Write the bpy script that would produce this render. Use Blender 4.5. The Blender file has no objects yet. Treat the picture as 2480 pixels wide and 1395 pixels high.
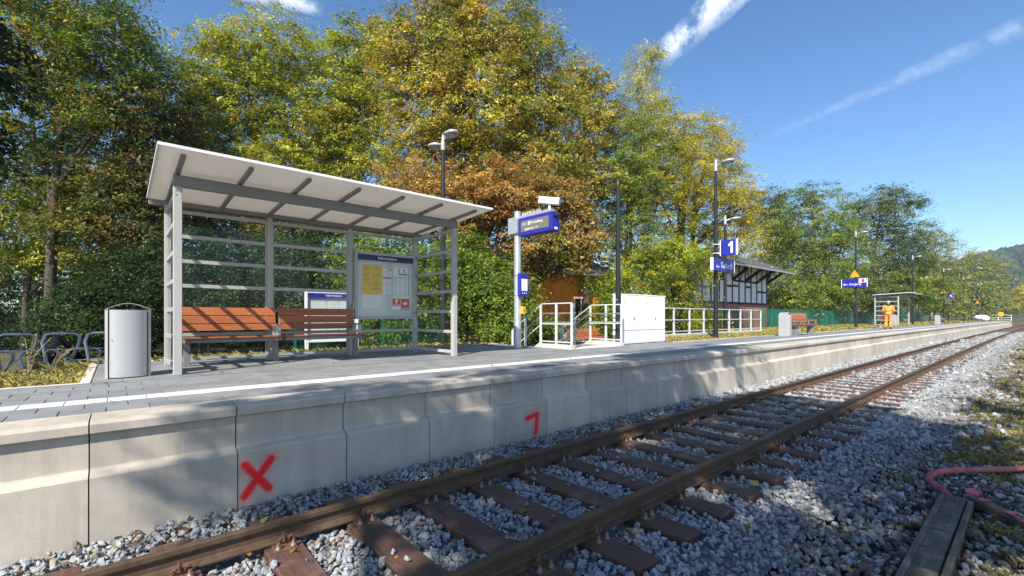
import bpy, bmesh, math, random
import numpy as np
from mathutils import Vector, Matrix

S = bpy.context.scene
C = S.collection
R = math.radians

# ------------------------------------------------------------------ camera
CAM_Z = 0.81                      # metres above the platform surface (z = 0)
F_PX, CX, HY = 1102.0, 1240.0, 767.0
YAW = R(49.05)                    # direction of view measured from +X (along the track)
FW = (math.cos(YAW), math.sin(YAW)); RT = (math.sin(YAW), -math.cos(YAW))
cam = bpy.data.cameras.new('camera'); camo = bpy.data.objects.new('camera', cam); C.objects.link(camo)
camo.location = (0, 0, CAM_Z); camo.rotation_euler = (R(90), 0, YAW - R(90))
cam.sensor_width = 36; cam.lens = 16; cam.shift_y = (HY - 697.5) / 2480; cam.clip_start = 0.05; cam.clip_end = 6000
S.camera = camo
S.render.engine = 'CYCLES'
S.render.resolution_x, S.render.resolution_y = 1024, 576
S.cycles.use_denoising = True
S.cycles.max_bounces = 7; S.cycles.transparent_max_bounces = 24; S.cycles.diffuse_bounces = 3; S.cycles.glossy_bounces = 3
S.cycles.transmission_bounces = 4; S.cycles.sample_clamp_indirect = 8; S.cycles.volume_bounces = 0
S.view_settings.view_transform = 'Standard'; S.view_settings.look = 'None'
S.view_settings.exposure = 0.92; S.view_settings.gamma = 1

# ------------------------------------------------------------------ sun and sky
SUN = Vector((0.96, 0.55, -1.0)).normalized()          # the way the light travels
EL = math.asin(-SUN.z)
sun = bpy.data.lights.new('sun', 'SUN'); suno = bpy.data.objects.new('sun', sun); C.objects.link(suno)
sun.energy = 4.6; sun.angle = R(0.53); sun.color = (1.0, 0.93, 0.82)
suno.rotation_euler = SUN.to_track_quat('-Z', 'Y').to_euler(); suno.location = (-20, -12, 30)
W = bpy.data.worlds.new('World'); S.world = W; W.use_nodes = True
wt = W.node_tree; wt.nodes.clear()

def pdir(px, py):
    u = (px - CX) / F_PX; v = (HY - py) / F_PX
    return Vector((FW[0] + RT[0] * u, FW[1] + RT[1] * u, v)).normalized()

def world_nodes():
    N = wt.nodes; L = wt.links
    out = N.new('ShaderNodeOutputWorld'); bg = N.new('ShaderNodeBackground'); sky = N.new('ShaderNodeTexSky')
    sky.sky_type = 'NISHITA'; sky.sun_disc = False; sky.sun_elevation = EL
    sky.sun_rotation = math.atan2(-SUN.x, -SUN.y)
    sky.altitude = 300; sky.air_density = 1.0; sky.dust_density = 0.3; sky.ozone_density = 2.6
    bg.inputs['Strength'].default_value = 0.104
    tc = N.new('ShaderNodeTexCoord')
    def math_(op, a, b=None, c=None, clamp=False):
        m = N.new('ShaderNodeMath'); m.operation = op; m.use_clamp = clamp
        for i, x in enumerate((a, b, c)):
            if x is None: continue
            if isinstance(x, (int, float)): m.inputs[i].default_value = x
            else: L.new(x, m.inputs[i])
        return m.outputs[0]
    def dot(v):
        m = N.new('ShaderNodeVectorMath'); m.operation = 'DOT_PRODUCT'; L.new(tc.outputs['Generated'], m.inputs[0]); m.inputs[1].default_value = v
        return m.outputs['Value']
    def rng(x, a, b, smooth=True):
        m = N.new('ShaderNodeMapRange'); m.interpolation_type = 'SMOOTHSTEP'; L.new(x, m.inputs[0])
        m.inputs[1].default_value = a; m.inputs[2].default_value = b
        return m.outputs[0]
    n1 = N.new('ShaderNodeTexNoise'); n1.inputs['Scale'].default_value = 26; n1.inputs['Detail'].default_value = 8; n1.inputs['Roughness'].default_value = 0.68
    L.new(tc.outputs['Generated'], n1.inputs['Vector'])
    total = None
    # vapour trails left by aircraft: bands along great circles of the sky
    for (a, b, w0, w1, s0, s1, k) in (((1605, 135), (1760, -10), .022, .034, 0.03, -3, .95),
                                      ((1790, 362), (2480, 62), .004, .017, 0.25, -3, .19),
                                      ((640, -12), (790, 26), .016, .012, 3, 0.03, .75),
                                      ((1480, 222), (1605, 120), .008, .02, 0.1, 0.02, .28)):
        A, B = pdir(*a), pdir(*b)
        n = A.cross(B).normalized(); t = n.cross(A).normalized(); ln = math.asin(min(1, B.dot(t)))
        along = dot(t); d = math_('ABSOLUTE', math_('ADD', dot(n), math_('MULTIPLY', math_('SUBTRACT', n1.outputs['Fac'], .5), w1 * .9)))
        wd = math_('MULTIPLY_ADD', along, (w1 - w0) / max(ln, .01), w0)
        band = math_('SUBTRACT', 1.0, math_('DIVIDE', d, wd), clamp=True)
        band = math_('POWER', band, 0.8)
        head = rng(along, -0.02, s0 if s0 > 0 and s0 < 1 else 0.0) if s0 < 1 else rng(along, -0.5, -0.45)
        m = math_('MULTIPLY', band, head)
        if 0 < s1 < 1: m = math_('MULTIPLY', m, math_('SUBTRACT', 1.0, rng(along, ln - s1, ln + .005)))
        m = math_('MULTIPLY', m, rng(n1.outputs['Fac'], .30, .62)); m = math_('MULTIPLY', m, k)
        total = m if total is None else math_('ADD', total, m, clamp=True)
    mix = N.new('ShaderNodeMix'); mix.data_type = 'RGBA'
    hs = N.new('ShaderNodeHueSaturation'); hs.inputs['Saturation'].default_value = 1.19; L.new(sky.outputs[0], hs.inputs['Color'])
    L.new(total, mix.inputs[0]); L.new(hs.outputs[0], mix.inputs[6]); mix.inputs[7].default_value = (7.4, 7.9, 8.6, 1)
    L.new(mix.outputs[2], bg.inputs['Color']); L.new(bg.outputs[0], out.inputs[0])
world_nodes()

# ------------------------------------------------------------------ helpers
def ground_pt(px, py, z=0.0):
    """world point on the level z seen at pixel (px, py)"""
    t = (CAM_Z - z) * F_PX / (py - HY); u = (px - CX) / F_PX
    return Vector((t * (FW[0] + RT[0] * u), t * (FW[1] + RT[1] * u), z))
def at(px, d, py=None):
    u = (px - CX) / F_PX
    return Vector((d * (FW[0] + RT[0] * u), d * (FW[1] + RT[1] * u), 0 if py is None else CAM_Z + (HY - py) / F_PX * d))
def cv(x):                         # the line bends gently to the right
    return -x * x / 8000.0 if x > 0 else 0.0
def cva(x): return -2 * x / 8000.0 if x > 0 else 0.0

class MB:
    def __init__(s): s.v = []; s.f = []
    def add(s, vs, fs):
        n = len(s.v); s.v += [tuple(p) for p in vs]; s.f += [tuple(i + n for i in f) for f in fs]; return s
    def box(s, x0, x1, y0, y1, z0, z1, M=None):
        vs = [Vector(p) for p in ((x0,y0,z0),(x1,y0,z0),(x1,y1,z0),(x0,y1,z0),(x0,y0,z1),(x1,y0,z1),(x1,y1,z1),(x0,y1,z1))]
        if M is not None: vs = [M @ p for p in vs]
        return s.add(vs, [(3,2,1,0),(4,5,6,7),(0,1,5,4),(1,2,6,5),(2,3,7,6),(3,0,4,7)])
    def cbox(s, x0, x1, y0, y1, z0, z1, b=.004, M=None):
        """box with chamfered edges"""
        bm = bmesh.new(); bmesh.ops.create_cube(bm, size=1)
        for v in bm.verts: v.co = Vector(((x0+x1)/2 + v.co.x*(x1-x0), (y0+y1)/2 + v.co.y*(y1-y0), (z0+z1)/2 + v.co.z*(z1-z0)))
        bmesh.ops.bevel(bm, geom=bm.edges[:], offset=b, segments=1, affect='EDGES')
        bm.verts.index_update(); vs = [M @ v.co if M is not None else v.co.copy() for v in bm.verts]
        s.add(vs, [[v.index for v in f.verts] for f in bm.faces]); bm.free(); return s
    def tube(s, path, r, n=8, cap=True, closed=False):
        path = [Vector(p) for p in path]; m = len(path)
        rr = r if isinstance(r, (list, tuple)) else [r] * m
        rings = []; up = None
        for i, p in enumerate(path):
            if closed: t = (path[(i+1) % m] - path[i-1])
            else: t = (path[min(i+1, m-1)] - path[max(i-1, 0)])
            t.normalize()
            if up is None:
                up = Vector((0,0,1)) if abs(t.z) < .9 else Vector((1,0,0))
            a = t.cross(up); 
            if a.length < 1e-6: a = t.cross(Vector((0,1,0)))
            a.normalize(); b = a.cross(t).normalized(); up = b
            rings.append([p + (a*math.cos(2*math.pi*k/n) + b*math.sin(2*math.pi*k/n)) * rr[i] for k in range(n)])
        vs = [q for ring in rings for q in ring]; fs = []
        for i in range(m if closed else m-1):
            j = (i+1) % m
            for k in range(n): fs.append((i*n+k, i*n+(k+1)%n, j*n+(k+1)%n, j*n+k))
        if cap and not closed:
            fs.append(tuple(range(n))[::-1]); fs.append(tuple((m-1)*n + k for k in range(n)))
        return s.add(vs, fs)
    def cyl(s, x, y, z0, z1, r0, r1=None, n=16):
        return s.tube([(x,y,z0),(x,y,z1)], [r0, r0 if r1 is None else r1], n)
    def lathe(s, prof, n=24, M=None, sx=1, sy=1):
        vs = []; fs = []; m = len(prof)
        for (r, z) in prof:
            for k in range(n):
                p = Vector((r*sx*math.cos(2*math.pi*k/n), r*sy*math.sin(2*math.pi*k/n), z)); vs.append(M @ p if M is not None else p)
        for i in range(m-1):
            for k in range(n): fs.append((i*n+k, i*n+(k+1)%n, (i+1)*n+(k+1)%n, (i+1)*n+k))
        fs.append(tuple(range(n))[::-1]); fs.append(tuple((m-1)*n+k for k in range(n)))
        return s.add(vs, fs)
    def prism(s, poly, a, b, axis='x', M=None):
        """extrude a closed polygon from a to b along an axis; poly is in the other two axes, in order"""
        n = len(poly)
        def P(p, t):
            q = Vector((t,p[0],p[1])) if axis == 'x' else Vector((p[0],t,p[1])) if axis == 'y' else Vector((p[0],p[1],t))
            return M @ q if M is not None else q
        vs = [P(p, a) for p in poly] + [P(p, b) for p in poly]
        fs = [tuple(range(n))[::-1], tuple(range(n, 2*n))] + [(i, (i+1)%n, n+(i+1)%n, n+i) for i in range(n)]
        return s.add(vs, fs)
    def quad(s, a, b, c, d): return s.add([a,b,c,d], [(0,1,2,3)])
    def mesh(s, name, mat=None, smooth=False, angle=None):
        me = bpy.data.meshes.new(name); me.from_pydata([tuple(v) for v in s.v], [], s.f); me.update()
        bm = bmesh.new(); bm.from_mesh(me); bmesh.ops.recalc_face_normals(bm, faces=bm.faces); bm.to_mesh(me); bm.free()
        if mat: me.materials.append(mat)
        if smooth: shade(me, angle)
        return me
    def build(s, name, mat, parent=None, smooth=False, loc=None, angle=None):
        return link(name, s.mesh(name, mat, smooth, angle), parent, loc)

def shade(me, angle=None):
    me.polygons.foreach_set('use_smooth', [True]*len(me.polygons))
    if angle is not None: me.set_sharp_from_angle(angle=R(angle))
def link(name, me, parent=None, loc=None):
    o = bpy.data.objects.new(name, me); C.objects.link(o)
    if parent: o.parent = parent
    if loc is not None: o.location = loc
    return o
def tag(o, label=None, cat=None, group=None, kind=None):
    if label: o['label'] = label
    if cat: o['category'] = cat
    if group: o['group'] = group
    if kind: o['kind'] = kind
    return o
def thing(name, label, cat, loc=(0,0,0), rz=0, group=None):
    o = bpy.data.objects.new(name, None); C.objects.link(o); o.location = loc; o.rotation_euler = (0,0,rz)
    o.empty_display_size = .2
    return tag(o, label, cat, group)
def copy_tree(o, parent=None):
    c = o.copy(); C.objects.link(c); c.parent = parent
    if parent: c.matrix_parent_inverse = o.matrix_parent_inverse.copy()
    for ch in o.children: copy_tree(ch, c)
    return c
def dup(o, loc, rz=0, label=None, group=None):
    c = copy_tree(o); c.location = loc; c.rotation_euler = (0,0,rz)
    if label: c['label'] = label
    if group: c['group'] = group
    return c
MX_NEGX = lambda o: Matrix(((0,0,-1,o[0]),(-1,0,0,o[1]),(0,1,0,o[2]),(0,0,0,1)))     # a face that looks to -X
MX_NEGY = lambda o: Matrix(((1,0,0,o[0]),(0,0,-1,o[1]),(0,1,0,o[2]),(0,0,0,1)))      # a face that looks to -Y
def text(name, s, size, mat, parent, M, align='LEFT', squeeze=1.0):
    cu = bpy.data.curves.new(name, 'FONT'); cu.body = s; cu.size = size; cu.align_x = align; cu.resolution_u = 3; cu.extrude = 0.0008
    t = bpy.data.objects.new(name, cu); C.objects.link(t)
    dg = bpy.context.evaluated_depsgraph_get(); me = bpy.data.meshes.new_from_object(t.evaluated_get(dg))
    bpy.data.objects.remove(t); bpy.data.curves.remove(cu)
    me.transform(M @ Matrix.Diagonal((squeeze,1,1,1))); me.materials.clear(); me.materials.append(mat); me.name = name
    return link(name, me, parent)

# ------------------------------------------------------------------ materials
def newmat(name):
    m = bpy.data.materials.new(name); m.use_nodes = True; nt = m.node_tree
    return m, nt.nodes, nt.links, nt.nodes['Principled BSDF']
def ramp(N, L, src, stops):
    r = N.new('ShaderNodeValToRGB'); e = r.color_ramp.elements
    while len(e) < len(stops): e.new(0.5)
    for i, (p, c) in enumerate(stops): e[i].position = p; e[i].color = (*c, 1)
    L.new(src, r.inputs[0]); return r.outputs[0]
def noise(N, L, scale, detail=4, rough=.55, vec=None, stretch=None):
    n = N.new('ShaderNodeTexNoise'); n.inputs['Scale'].default_value = scale; n.inputs['Detail'].default_value = detail; n.inputs['Roughness'].default_value = rough
    if vec is not None:
        if stretch:
            mp = N.new('ShaderNodeMapping'); mp.inputs['Scale'].default_value = stretch; L.new(vec, mp.inputs['Vector']); L.new(mp.outputs[0], n.inputs['Vector'])
        else: L.new(vec, n.inputs['Vector'])
    return n.outputs['Fac']
def mixc(N, L, f, a, b, mode='MIX'):
    m = N.new('ShaderNodeMix'); m.data_type = 'RGBA'; m.blend_type = mode
    for i, x in ((0, f), (6, a), (7, b)):
        if isinstance(x, (int, float)): m.inputs[i].default_value = x
        elif isinstance(x, tuple): m.inputs[i].default_value = (*x, 1)
        else: L.new(x, m.inputs[i])
    return m.outputs[2]
def bump(N, L, b, h, strength=.3, dist=.01):
    n = N.new('ShaderNodeBump'); n.inputs['Strength'].default_value = strength; n.inputs['Distance'].default_value = dist
    L.new(h, n.inputs['Height']); L.new(n.outputs[0], b.inputs['Normal'])
def M_(name, col, rough=.5, metal=0, var=.12, scale=6, bmp=0, spec=.5, dirt=None):
    """a paint, metal or plastic surface with slight blotches, so that nothing is perfectly even"""
    m, N, L, b = newmat(name)
    pos = N.new('ShaderNodeNewGeometry').outputs['Position']
    f = noise(N, L, scale, 5, .6, pos)
    lo = tuple(max(0, c*(1-var)) for c in col); hi = tuple(min(1, c*(1+var)) for c in col)
    c = ramp(N, L, f, [(.3, lo), (.7, hi)])
    if dirt:
        f2 = noise(N, L, 2.5, 6, .7, pos)
        r2 = ramp(N, L, f2, [(.5, (0,0,0)), (.75, (1,1,1))]); c = mixc(N, L, r2, c, dirt)
    L.new(c, b.inputs['Base Color']); b.inputs['Metallic'].default_value = metal; b.inputs['Specular IOR Level'].default_value = spec
    fr = noise(N, L, scale*3, 4, .6, pos); mr = N.new('ShaderNodeMapRange'); L.new(fr, mr.inputs[0])
    mr.inputs[3].default_value = max(.02, rough-.08); mr.inputs[4].default_value = min(1, rough+.08); L.new(mr.outputs[0], b.inputs['Roughness'])
    if bmp: bump(N, L, b, noise(N, L, scale*14, 4, .6, pos), bmp, .004)
    return m

def concrete(name, base=(.58,.525,.445), dark=(.44,.395,.335), streak=.5, marks=None):
    m, N, L, b = newmat(name)
    pos = N.new('ShaderNodeNewGeometry').outputs['Position']
    f = noise(N, L, 1.7, 7, .62, pos); c = ramp(N, L, f, [(.32, dark), (.62, base)])
    st = noise(N, L, 5, 5, .6, pos, (2.2, 2.2, .10))                   # vertical run marks
    c = mixc(N, L, ramp(N, L, st, [(.42, (0,0,0)), (.75, (streak,)*3)]), c, tuple(x*.60 for x in base))
    st2 = noise(N, L, 9, 4, .65, pos, (3.5, 3.5, .05))
    c = mixc(N, L, ramp(N, L, st2, [(.56, (0,0,0)), (.74, (.22,)*3)]), c, tuple(x*1.18 for x in base))
    blo = noise(N, L, .55, 5, .7, pos); c = mixc(N, L, ramp(N, L, blo, [(.48, (0,0,0)), (.7, (.45,)*3)]), c, (base[0]*.72, base[1]*.72, base[2]*.70))
    por = noise(N, L, 95, 2, .5, pos)
    c = mixc(N, L, ramp(N, L, por, [(.27, (.7,)*3), (.33, (0,)*3)]), c, tuple(x*.45 for x in base))
    oi = N.new('ShaderNodeObjectInfo').outputs['Random']
    c = mixc(N, L, 1.0, c, ramp(N, L, oi, [(0, (.86,.86,.87)), (1, (1.06,1.05,1.03))]), 'MULTIPLY')
    if marks:
        tc = N.new('ShaderNodeTexCoord').outputs['Object']
        sep = N.new('ShaderNodeSeparateXYZ'); L.new(tc, sep.inputs[0])
        def mm(op, a, bb=None, cc=None, cl=False):
            q = N.new('ShaderNodeMath'); q.operation = op; q.use_clamp = cl
            for i, x in enumerate((a, bb, cc)):
                if x is None: continue
                if isinstance(x, (int, float)): q.inputs[i].default_value = x
                else: L.new(x, q.inputs[i])
            return q.outputs[0]
        nz = mm('MULTIPLY', mm('SUBTRACT', noise(N, L, 28, 4, .7, pos), .5), .022)
        dmin = None
        for (ax, az, bx, bz) in marks:
            dx, dz = bx-ax, bz-az; l2 = dx*dx + dz*dz
            px = mm('SUBTRACT', sep.outputs[0], ax); pz = mm('SUBTRACT', sep.outputs[2], az)
            h = mm('DIVIDE', mm('ADD', mm('MULTIPLY', px, dx), mm('MULTIPLY', pz, dz)), l2, cl=True)
            ex = mm('SUBTRACT', px, mm('MULTIPLY', h, dx)); ez = mm('SUBTRACT', pz, mm('MULTIPLY', h, dz))
            d = mm('SQRT', mm('ADD', mm('MULTIPLY', ex, ex), mm('MULTIPLY', ez, ez)))
            dmin = d if dmin is None else mm('MINIMUM', dmin, d)
        dmin = mm('ADD', dmin, nz)
        mr = N.new('ShaderNodeMapRange'); mr.interpolation_type = 'SMOOTHSTEP'; L.new(dmin, mr.inputs[0])
        mr.inputs[1].default_value = .060; mr.inputs[2].default_value = .018
        mist = N.new('ShaderNodeMapRange'); mist.interpolation_type = 'SMOOTHSTEP'; L.new(dmin, mist.inputs[0])
        mist.inputs[1].default_value = .13; mist.inputs[2].default_value = .0; mist.inputs[4].default_value = .30
        c = mixc(N, L, mm('MAXIMUM', mr.outputs[0], mist.outputs[0]), c, (.90, .018, .024))
    L.new(c, b.inputs['Base Color']); b.inputs['Roughness'].default_value = .85
    bump(N, L, b, noise(N, L, 60, 5, .65, pos), .25, .006)
    return m

def paver_mat(name, base, attr):
    m, N, L, b = newmat(name)
    pos = N.new('ShaderNodeNewGeometry').outputs['Position']
    if attr:
        a = N.new('ShaderNodeAttribute'); a.attribute_name = 'tint'; r = a.outputs['Fac']
    else: r = N.new('ShaderNodeObjectInfo').outputs['Random']
    f = noise(N, L, 3.2, 6, .65, pos)
    c = ramp(N, L, f, [(.3, tuple(x*.82 for x in base)), (.7, tuple(x*1.12 for x in base))])
    c = mixc(N, L, 1.0, c, ramp(N, L, r, [(0, (.84,.85,.87)), (.5, (1,1,1)), (1, (1.14,1.12,1.09))]), 'MULTIPLY')
    g = noise(N, L, 240, 2, .5, pos); c = mixc(N, L, ramp(N, L, g, [(.4, (.35,)*3), (.6, (0,)*3)]), c, tuple(x*.55 for x in base))
    L.new(c, b.inputs['Base Color']); b.inputs['Roughness'].default_value = .72
    bump(N, L, b, noise(N, L, 130, 4, .6, pos), .2, .003)
    return m

def wood_mat(name, a, bcol, axis='x', rough=.5, scale=1.0, weather=None):
    m, N, L, b = newmat(name)
    tc = N.new('ShaderNodeTexCoord').outputs['Object']; oi = N.new('ShaderNodeObjectInfo').outputs['Random']
    add = N.new('ShaderNodeVectorMath'); add.operation = 'ADD'; L.new(tc, add.inputs[0])
    mul = N.new('ShaderNodeVectorMath'); mul.operation = 'SCALE'; mul.inputs[0].default_value = (7, 13, 5); L.new(oi, mul.inputs['Scale']); L.new(mul.outputs[0], add.inputs[1])
    st = (1.2, 26, 26) if axis == 'x' else (26, 1.2, 26)
    f = noise(N, L, 2.2*scale, 7, .65, add.outputs[0], st)
    c = ramp(N, L, f, [(.30, a), (.70, bcol)])
    c = mixc(N, L, 1.0, c, ramp(N, L, oi, [(0, (.82,.82,.82)), (1, (1.15,1.12,1.1))]), 'MULTIPLY')
    if weather:
        w = noise(N, L, 3, 6, .7, add.outputs[0]); c = mixc(N, L, ramp(N, L, w, [(.5, (0,0,0)), (.72, (1,1,1))]), c, weather)
    L.new(c, b.inputs['Base Color']); b.inputs['Roughness'].default_value = rough
    bump(N, L, b, f, .25, .004)
    return m

def leaf_mat():
    m, N, L, b = newmat('leaf')
    a = N.new('ShaderNodeAttribute'); a.attribute_name = 'Col'
    L.new(a.outputs['Color'], b.inputs['Base Color']); b.inputs['Roughness'].default_value = .5; b.inputs['Specular IOR Level'].default_value = .35
    tr = N.new('ShaderNodeBsdfTranslucent'); hs = N.new('ShaderNodeHueSaturation'); hs.inputs['Saturation'].default_value = 1.1; hs.inputs['Value'].default_value = 1.25
    L.new(a.outputs['Color'], hs.inputs['Color']); L.new(hs.outputs[0], tr.inputs[0])
    mx = N.new('ShaderNodeMixShader'); mx.inputs[0].default_value = .38
    L.new(b.outputs[0], mx.inputs[1]); L.new(tr.outputs[0], mx.inputs[2]); L.new(mx.outputs[0], N['Material Output'].inputs[0])
    return m
def attr_mat(name, rough=.85, bmp=.3, scale=70, spec=.3):
    m, N, L, b = newmat(name)
    a = N.new('ShaderNodeAttribute'); a.attribute_name = 'Col'
    pos = N.new('ShaderNodeNewGeometry').outputs['Position']
    f = noise(N, L, scale, 5, .65, pos)
    c = mixc(N, L, 1.0, a.outputs['Color'], ramp(N, L, f, [(.3, (.72,.72,.72)), (.7, (1.22,1.22,1.22))]), 'MULTIPLY')
    L.new(c, b.inputs['Base Color']); b.inputs['Roughness'].default_value = rough; b.inputs['Specular IOR Level'].default_value = spec
    bump(N, L, b, f, bmp, .006); return m
def glass_mat(name, tint=(.90,.95,.93), refl=1.0):
    m = bpy.data.materials.new(name); m.use_nodes = True; N = m.node_tree.nodes; L = m.node_tree.links; N.clear()
    out = N.new('ShaderNodeOutputMaterial'); t = N.new('ShaderNodeBsdfTransparent'); t.inputs[0].default_value = (*tint, 1)
    g = N.new('ShaderNodeBsdfGlossy'); g.inputs['Roughness'].default_value = .015; fr = N.new('ShaderNodeFresnel')
    ge = N.new('ShaderNodeNewGeometry'); io = N.new('ShaderNodeMapRange'); io.inputs[3].default_value = 1.5; io.inputs[4].default_value = 1/1.5
    L.new(ge.outputs['Backfacing'], io.inputs[0]); L.new(io.outputs[0], fr.inputs[0])      # the far face of the thin pane reflects like the near one
    mu = N.new('ShaderNodeMath'); mu.operation = 'MULTIPLY'; mu.inputs[1].default_value = refl; L.new(fr.outputs[0], mu.inputs[0])
    mx = N.new('ShaderNodeMixShader'); L.new(mu.outputs[0], mx.inputs[0]); L.new(t.outputs[0], mx.inputs[1]); L.new(g.outputs[0], mx.inputs[2]); L.new(mx.outputs[0], out.inputs[0])
    return m
def ground_mat(name, stops, scale=.8, rough=.95, bmp=.4):
    m, N, L, b = newmat(name)
    pos = N.new('ShaderNodeNewGeometry').outputs['Position']
    f = noise(N, L, scale, 9, .7, pos); c = ramp(N, L, f, stops)
    g = noise(N, L, 45, 5, .7, pos); c = mixc(N, L, 1.0, c, ramp(N, L, g, [(.3, (.6,.6,.6)), (.7, (1.35,1.3,1.25))]), 'MULTIPLY')
    L.new(c, b.inputs['Base Color']); b.inputs['Roughness'].default_value = rough
    bump(N, L, b, g, bmp, .03); return m

def roof_mat():
    m = M_('roof_opal', (.80,.775,.74), .2, 0, .03, 2); N = m.node_tree.nodes; L = m.node_tree.links; b = N['Principled BSDF']
    t = N.new('ShaderNodeBsdfTranslucent'); t.inputs[0].default_value = (.80,.76,.70,1); mx = N.new('ShaderNodeMixShader'); mx.inputs[0].default_value = .38
    L.new(b.outputs[0], mx.inputs[1]); L.new(t.outputs[0], mx.inputs[2]); L.new(mx.outputs[0], N['Material Output'].inputs[0]); return m
MT = dict(
    conc=concrete('concrete_precast'), conc_light=concrete('concrete_pale', (.60,.565,.50), (.47,.44,.39), .25),
    paver=paver_mat('paver_grey', (.235,.243,.25), False), paver_f=paver_mat('paver_grey_field', (.235,.243,.25), True),
    wpaver=paver_mat('paver_white', (.74,.73,.70), False), wpaver_f=paver_mat('paver_white_field', (.74,.73,.70), True),
    grey=M_('grey_paint', (.40,.395,.385), .42, 0, .05, 3), grey_d=M_('grey_paint_dark', (.20,.197,.193), .45, 0, .05, 3),
    silver=M_('silver_paint', (.46,.46,.47), .34, .35, .04, 2), roof=roof_mat(),
    white=M_('white_paint', (.80,.80,.80), .4, 0, .03, 2), whiteg=M_('white_cabinet', (.82,.83,.85), .35, 0, .02, 2),
    black=M_('black_paint', (.018,.019,.022), .35, 0, .2, 4), dark=M_('dark_gap', (.015,.015,.016), .8, 0, .2, 4),
    galv=M_('galvanised', (.52,.54,.56), .42, .55, .14, 9), steel=M_('stainless', (.58,.57,.56), .3, .8, .08, 12),
    blue=M_('sign_blue', (.022,.024,.30), .3, 0, .04, 3), navy=M_('navy_print', (.012,.016,.085), .3, 0, .05, 3),
    signwhite=M_('sign_white', (.85,.85,.85), .4, 0, .02, 3), print_black=M_('print_black', (.03,.03,.03), .6),
    white2=M_('galvanised_pale', (.60,.61,.61), .45, .15, .08, 6), yellow=M_('sign_yellow', (.85,.42,.01), .45, 0, .05, 4), poster_yellow=M_('poster_yellow', (.82,.52,.02), .6, 0, .03, 3),
    red=M_('print_red', (.70,.02,.03), .5, 0, .05, 4), green_print=M_('print_green', (.02,.25,.10), .5), magenta=M_('print_magenta', (.75,.01,.25), .5),
    paper=M_('paper', (.80,.82,.80), .7, 0, .02, 4), backing=M_('case_backing', (.62,.67,.66), .6, 0, .02, 3), lightgrey_print=M_('print_grey', (.45,.47,.48), .7, 0, .4, 90),
    screen=M_('display_screen', (.16,.15,.13), .3, 0, .05, 5),
    bench=wood_mat('bench_wood', (.27,.078,.028), (.43,.135,.05), 'x', .42), sleeper=wood_mat('sleeper_wood', (.060,.030,.022), (.140,.074,.054), 'y', .72, .9, (.19,.12,.09)),
    oldwood=wood_mat('weathered_wood', (.05,.042,.033), (.16,.135,.105), 'x', .85, .8, (.24,.20,.15)),
    timber=wood_mat('dark_timber', (.018,.012,.010), (.045,.030,.024), 'x', .7),
    rail=M_('rail_rust', (.105,.066,.040), .6, .2, .3, 14, .2), railtop=M_('rail_head', (.40,.34,.28), .32, .35, .2, 3), railfoot=M_('rail_foot_lit_dust', (.21,.145,.09), .85, 0, .35, 8, .3),
    rust=M_('rusty_steel', (.15,.075,.04), .7, .2, .45, 30, .4), bolt=M_('bolt_steel', (.20,.17,.14), .55, .5, .3, 40),
    fence=M_('fence_green', (.008,.125,.075), .5, 0, .15, 4), fence_strip=M_('fence_strip_green', (.010,.13,.085), .4, 0, .3, 2),
    orange_wall=M_('orange_render', (.82,.25,.022), .85, 0, .18, 2, .3, dirt=(.55,.15,.02)), slate=M_('slate', (.085,.085,.09), .7, 0, .3, 6, .4),
    plaster=M_('white_plaster', (.80,.80,.80), .85, 0, .05, 3, .2), brick=M_('red_brick', (.36,.15,.12), .85, 0, .25, 12, .4),
    pink=M_('pink_paint', (.62,.10,.14), .65, 0, .35, 12, .3, dirt=(.20,.12,.11)), hose=M_('pink_hose', (.46,.13,.15), .9, 0, .4, 6, .3, spec=.15, dirt=(.24,.17,.15)),
    hivis=M_('hivis_orange', (.95,.27,.035), .7, 0, .12, 9), reflect=M_('reflective_tape', (.62,.45,.30), .4, 0, .1, 9), skin=M_('skin', (.50,.27,.19), .55), hair=M_('grey_hair', (.45,.42,.40), .8), boot=M_('boot', (.03,.025,.022), .6),
    tarp=M_('dark_tarpaulin', (.010,.011,.014), .9, 0, .3, 5, .3, spec=.08), bark=M_('bark', (.075,.06,.046), .95, 0, .4, 9, .8), barkl=M_('pale_bark', (.32,.29,.25), .9, 0, .35, 8, .6),
    ochre=M_('faded_yellow', (.48,.30,.06), .7, 0, .2, 9), leaf=leaf_mat(), stone=attr_mat('ballast_stone', .82, .35, 60), blade=attr_mat('grass_blade', .7, 0, 8), glass=glass_mat('pane_glass', (.95,.97,.955), .3), caseglass=glass_mat('case_glass', (.96,.97,.97), .6),
    asphalt=ground_mat('asphalt', [(.3,(.045,.046,.05)),(.7,(.075,.075,.078))], 1.2), path=ground_mat('path_grey', [(.3,(.14,.14,.15)),(.7,(.2,.2,.2))], 1.2),
    soil=ground_mat('soil', [(.3,(.055,.045,.03)),(.5,(.085,.075,.035)),(.7,(.10,.10,.03))], .5),
    bed=ground_mat('ballast_bed', [(.3,(.10,.105,.11)),(.7,(.20,.21,.215))], 9), lawn=ground_mat('turf', [(.3,(.07,.07,.025)),(.5,(.14,.125,.05)),(.7,(.25,.20,.09))], .9),
)
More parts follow.
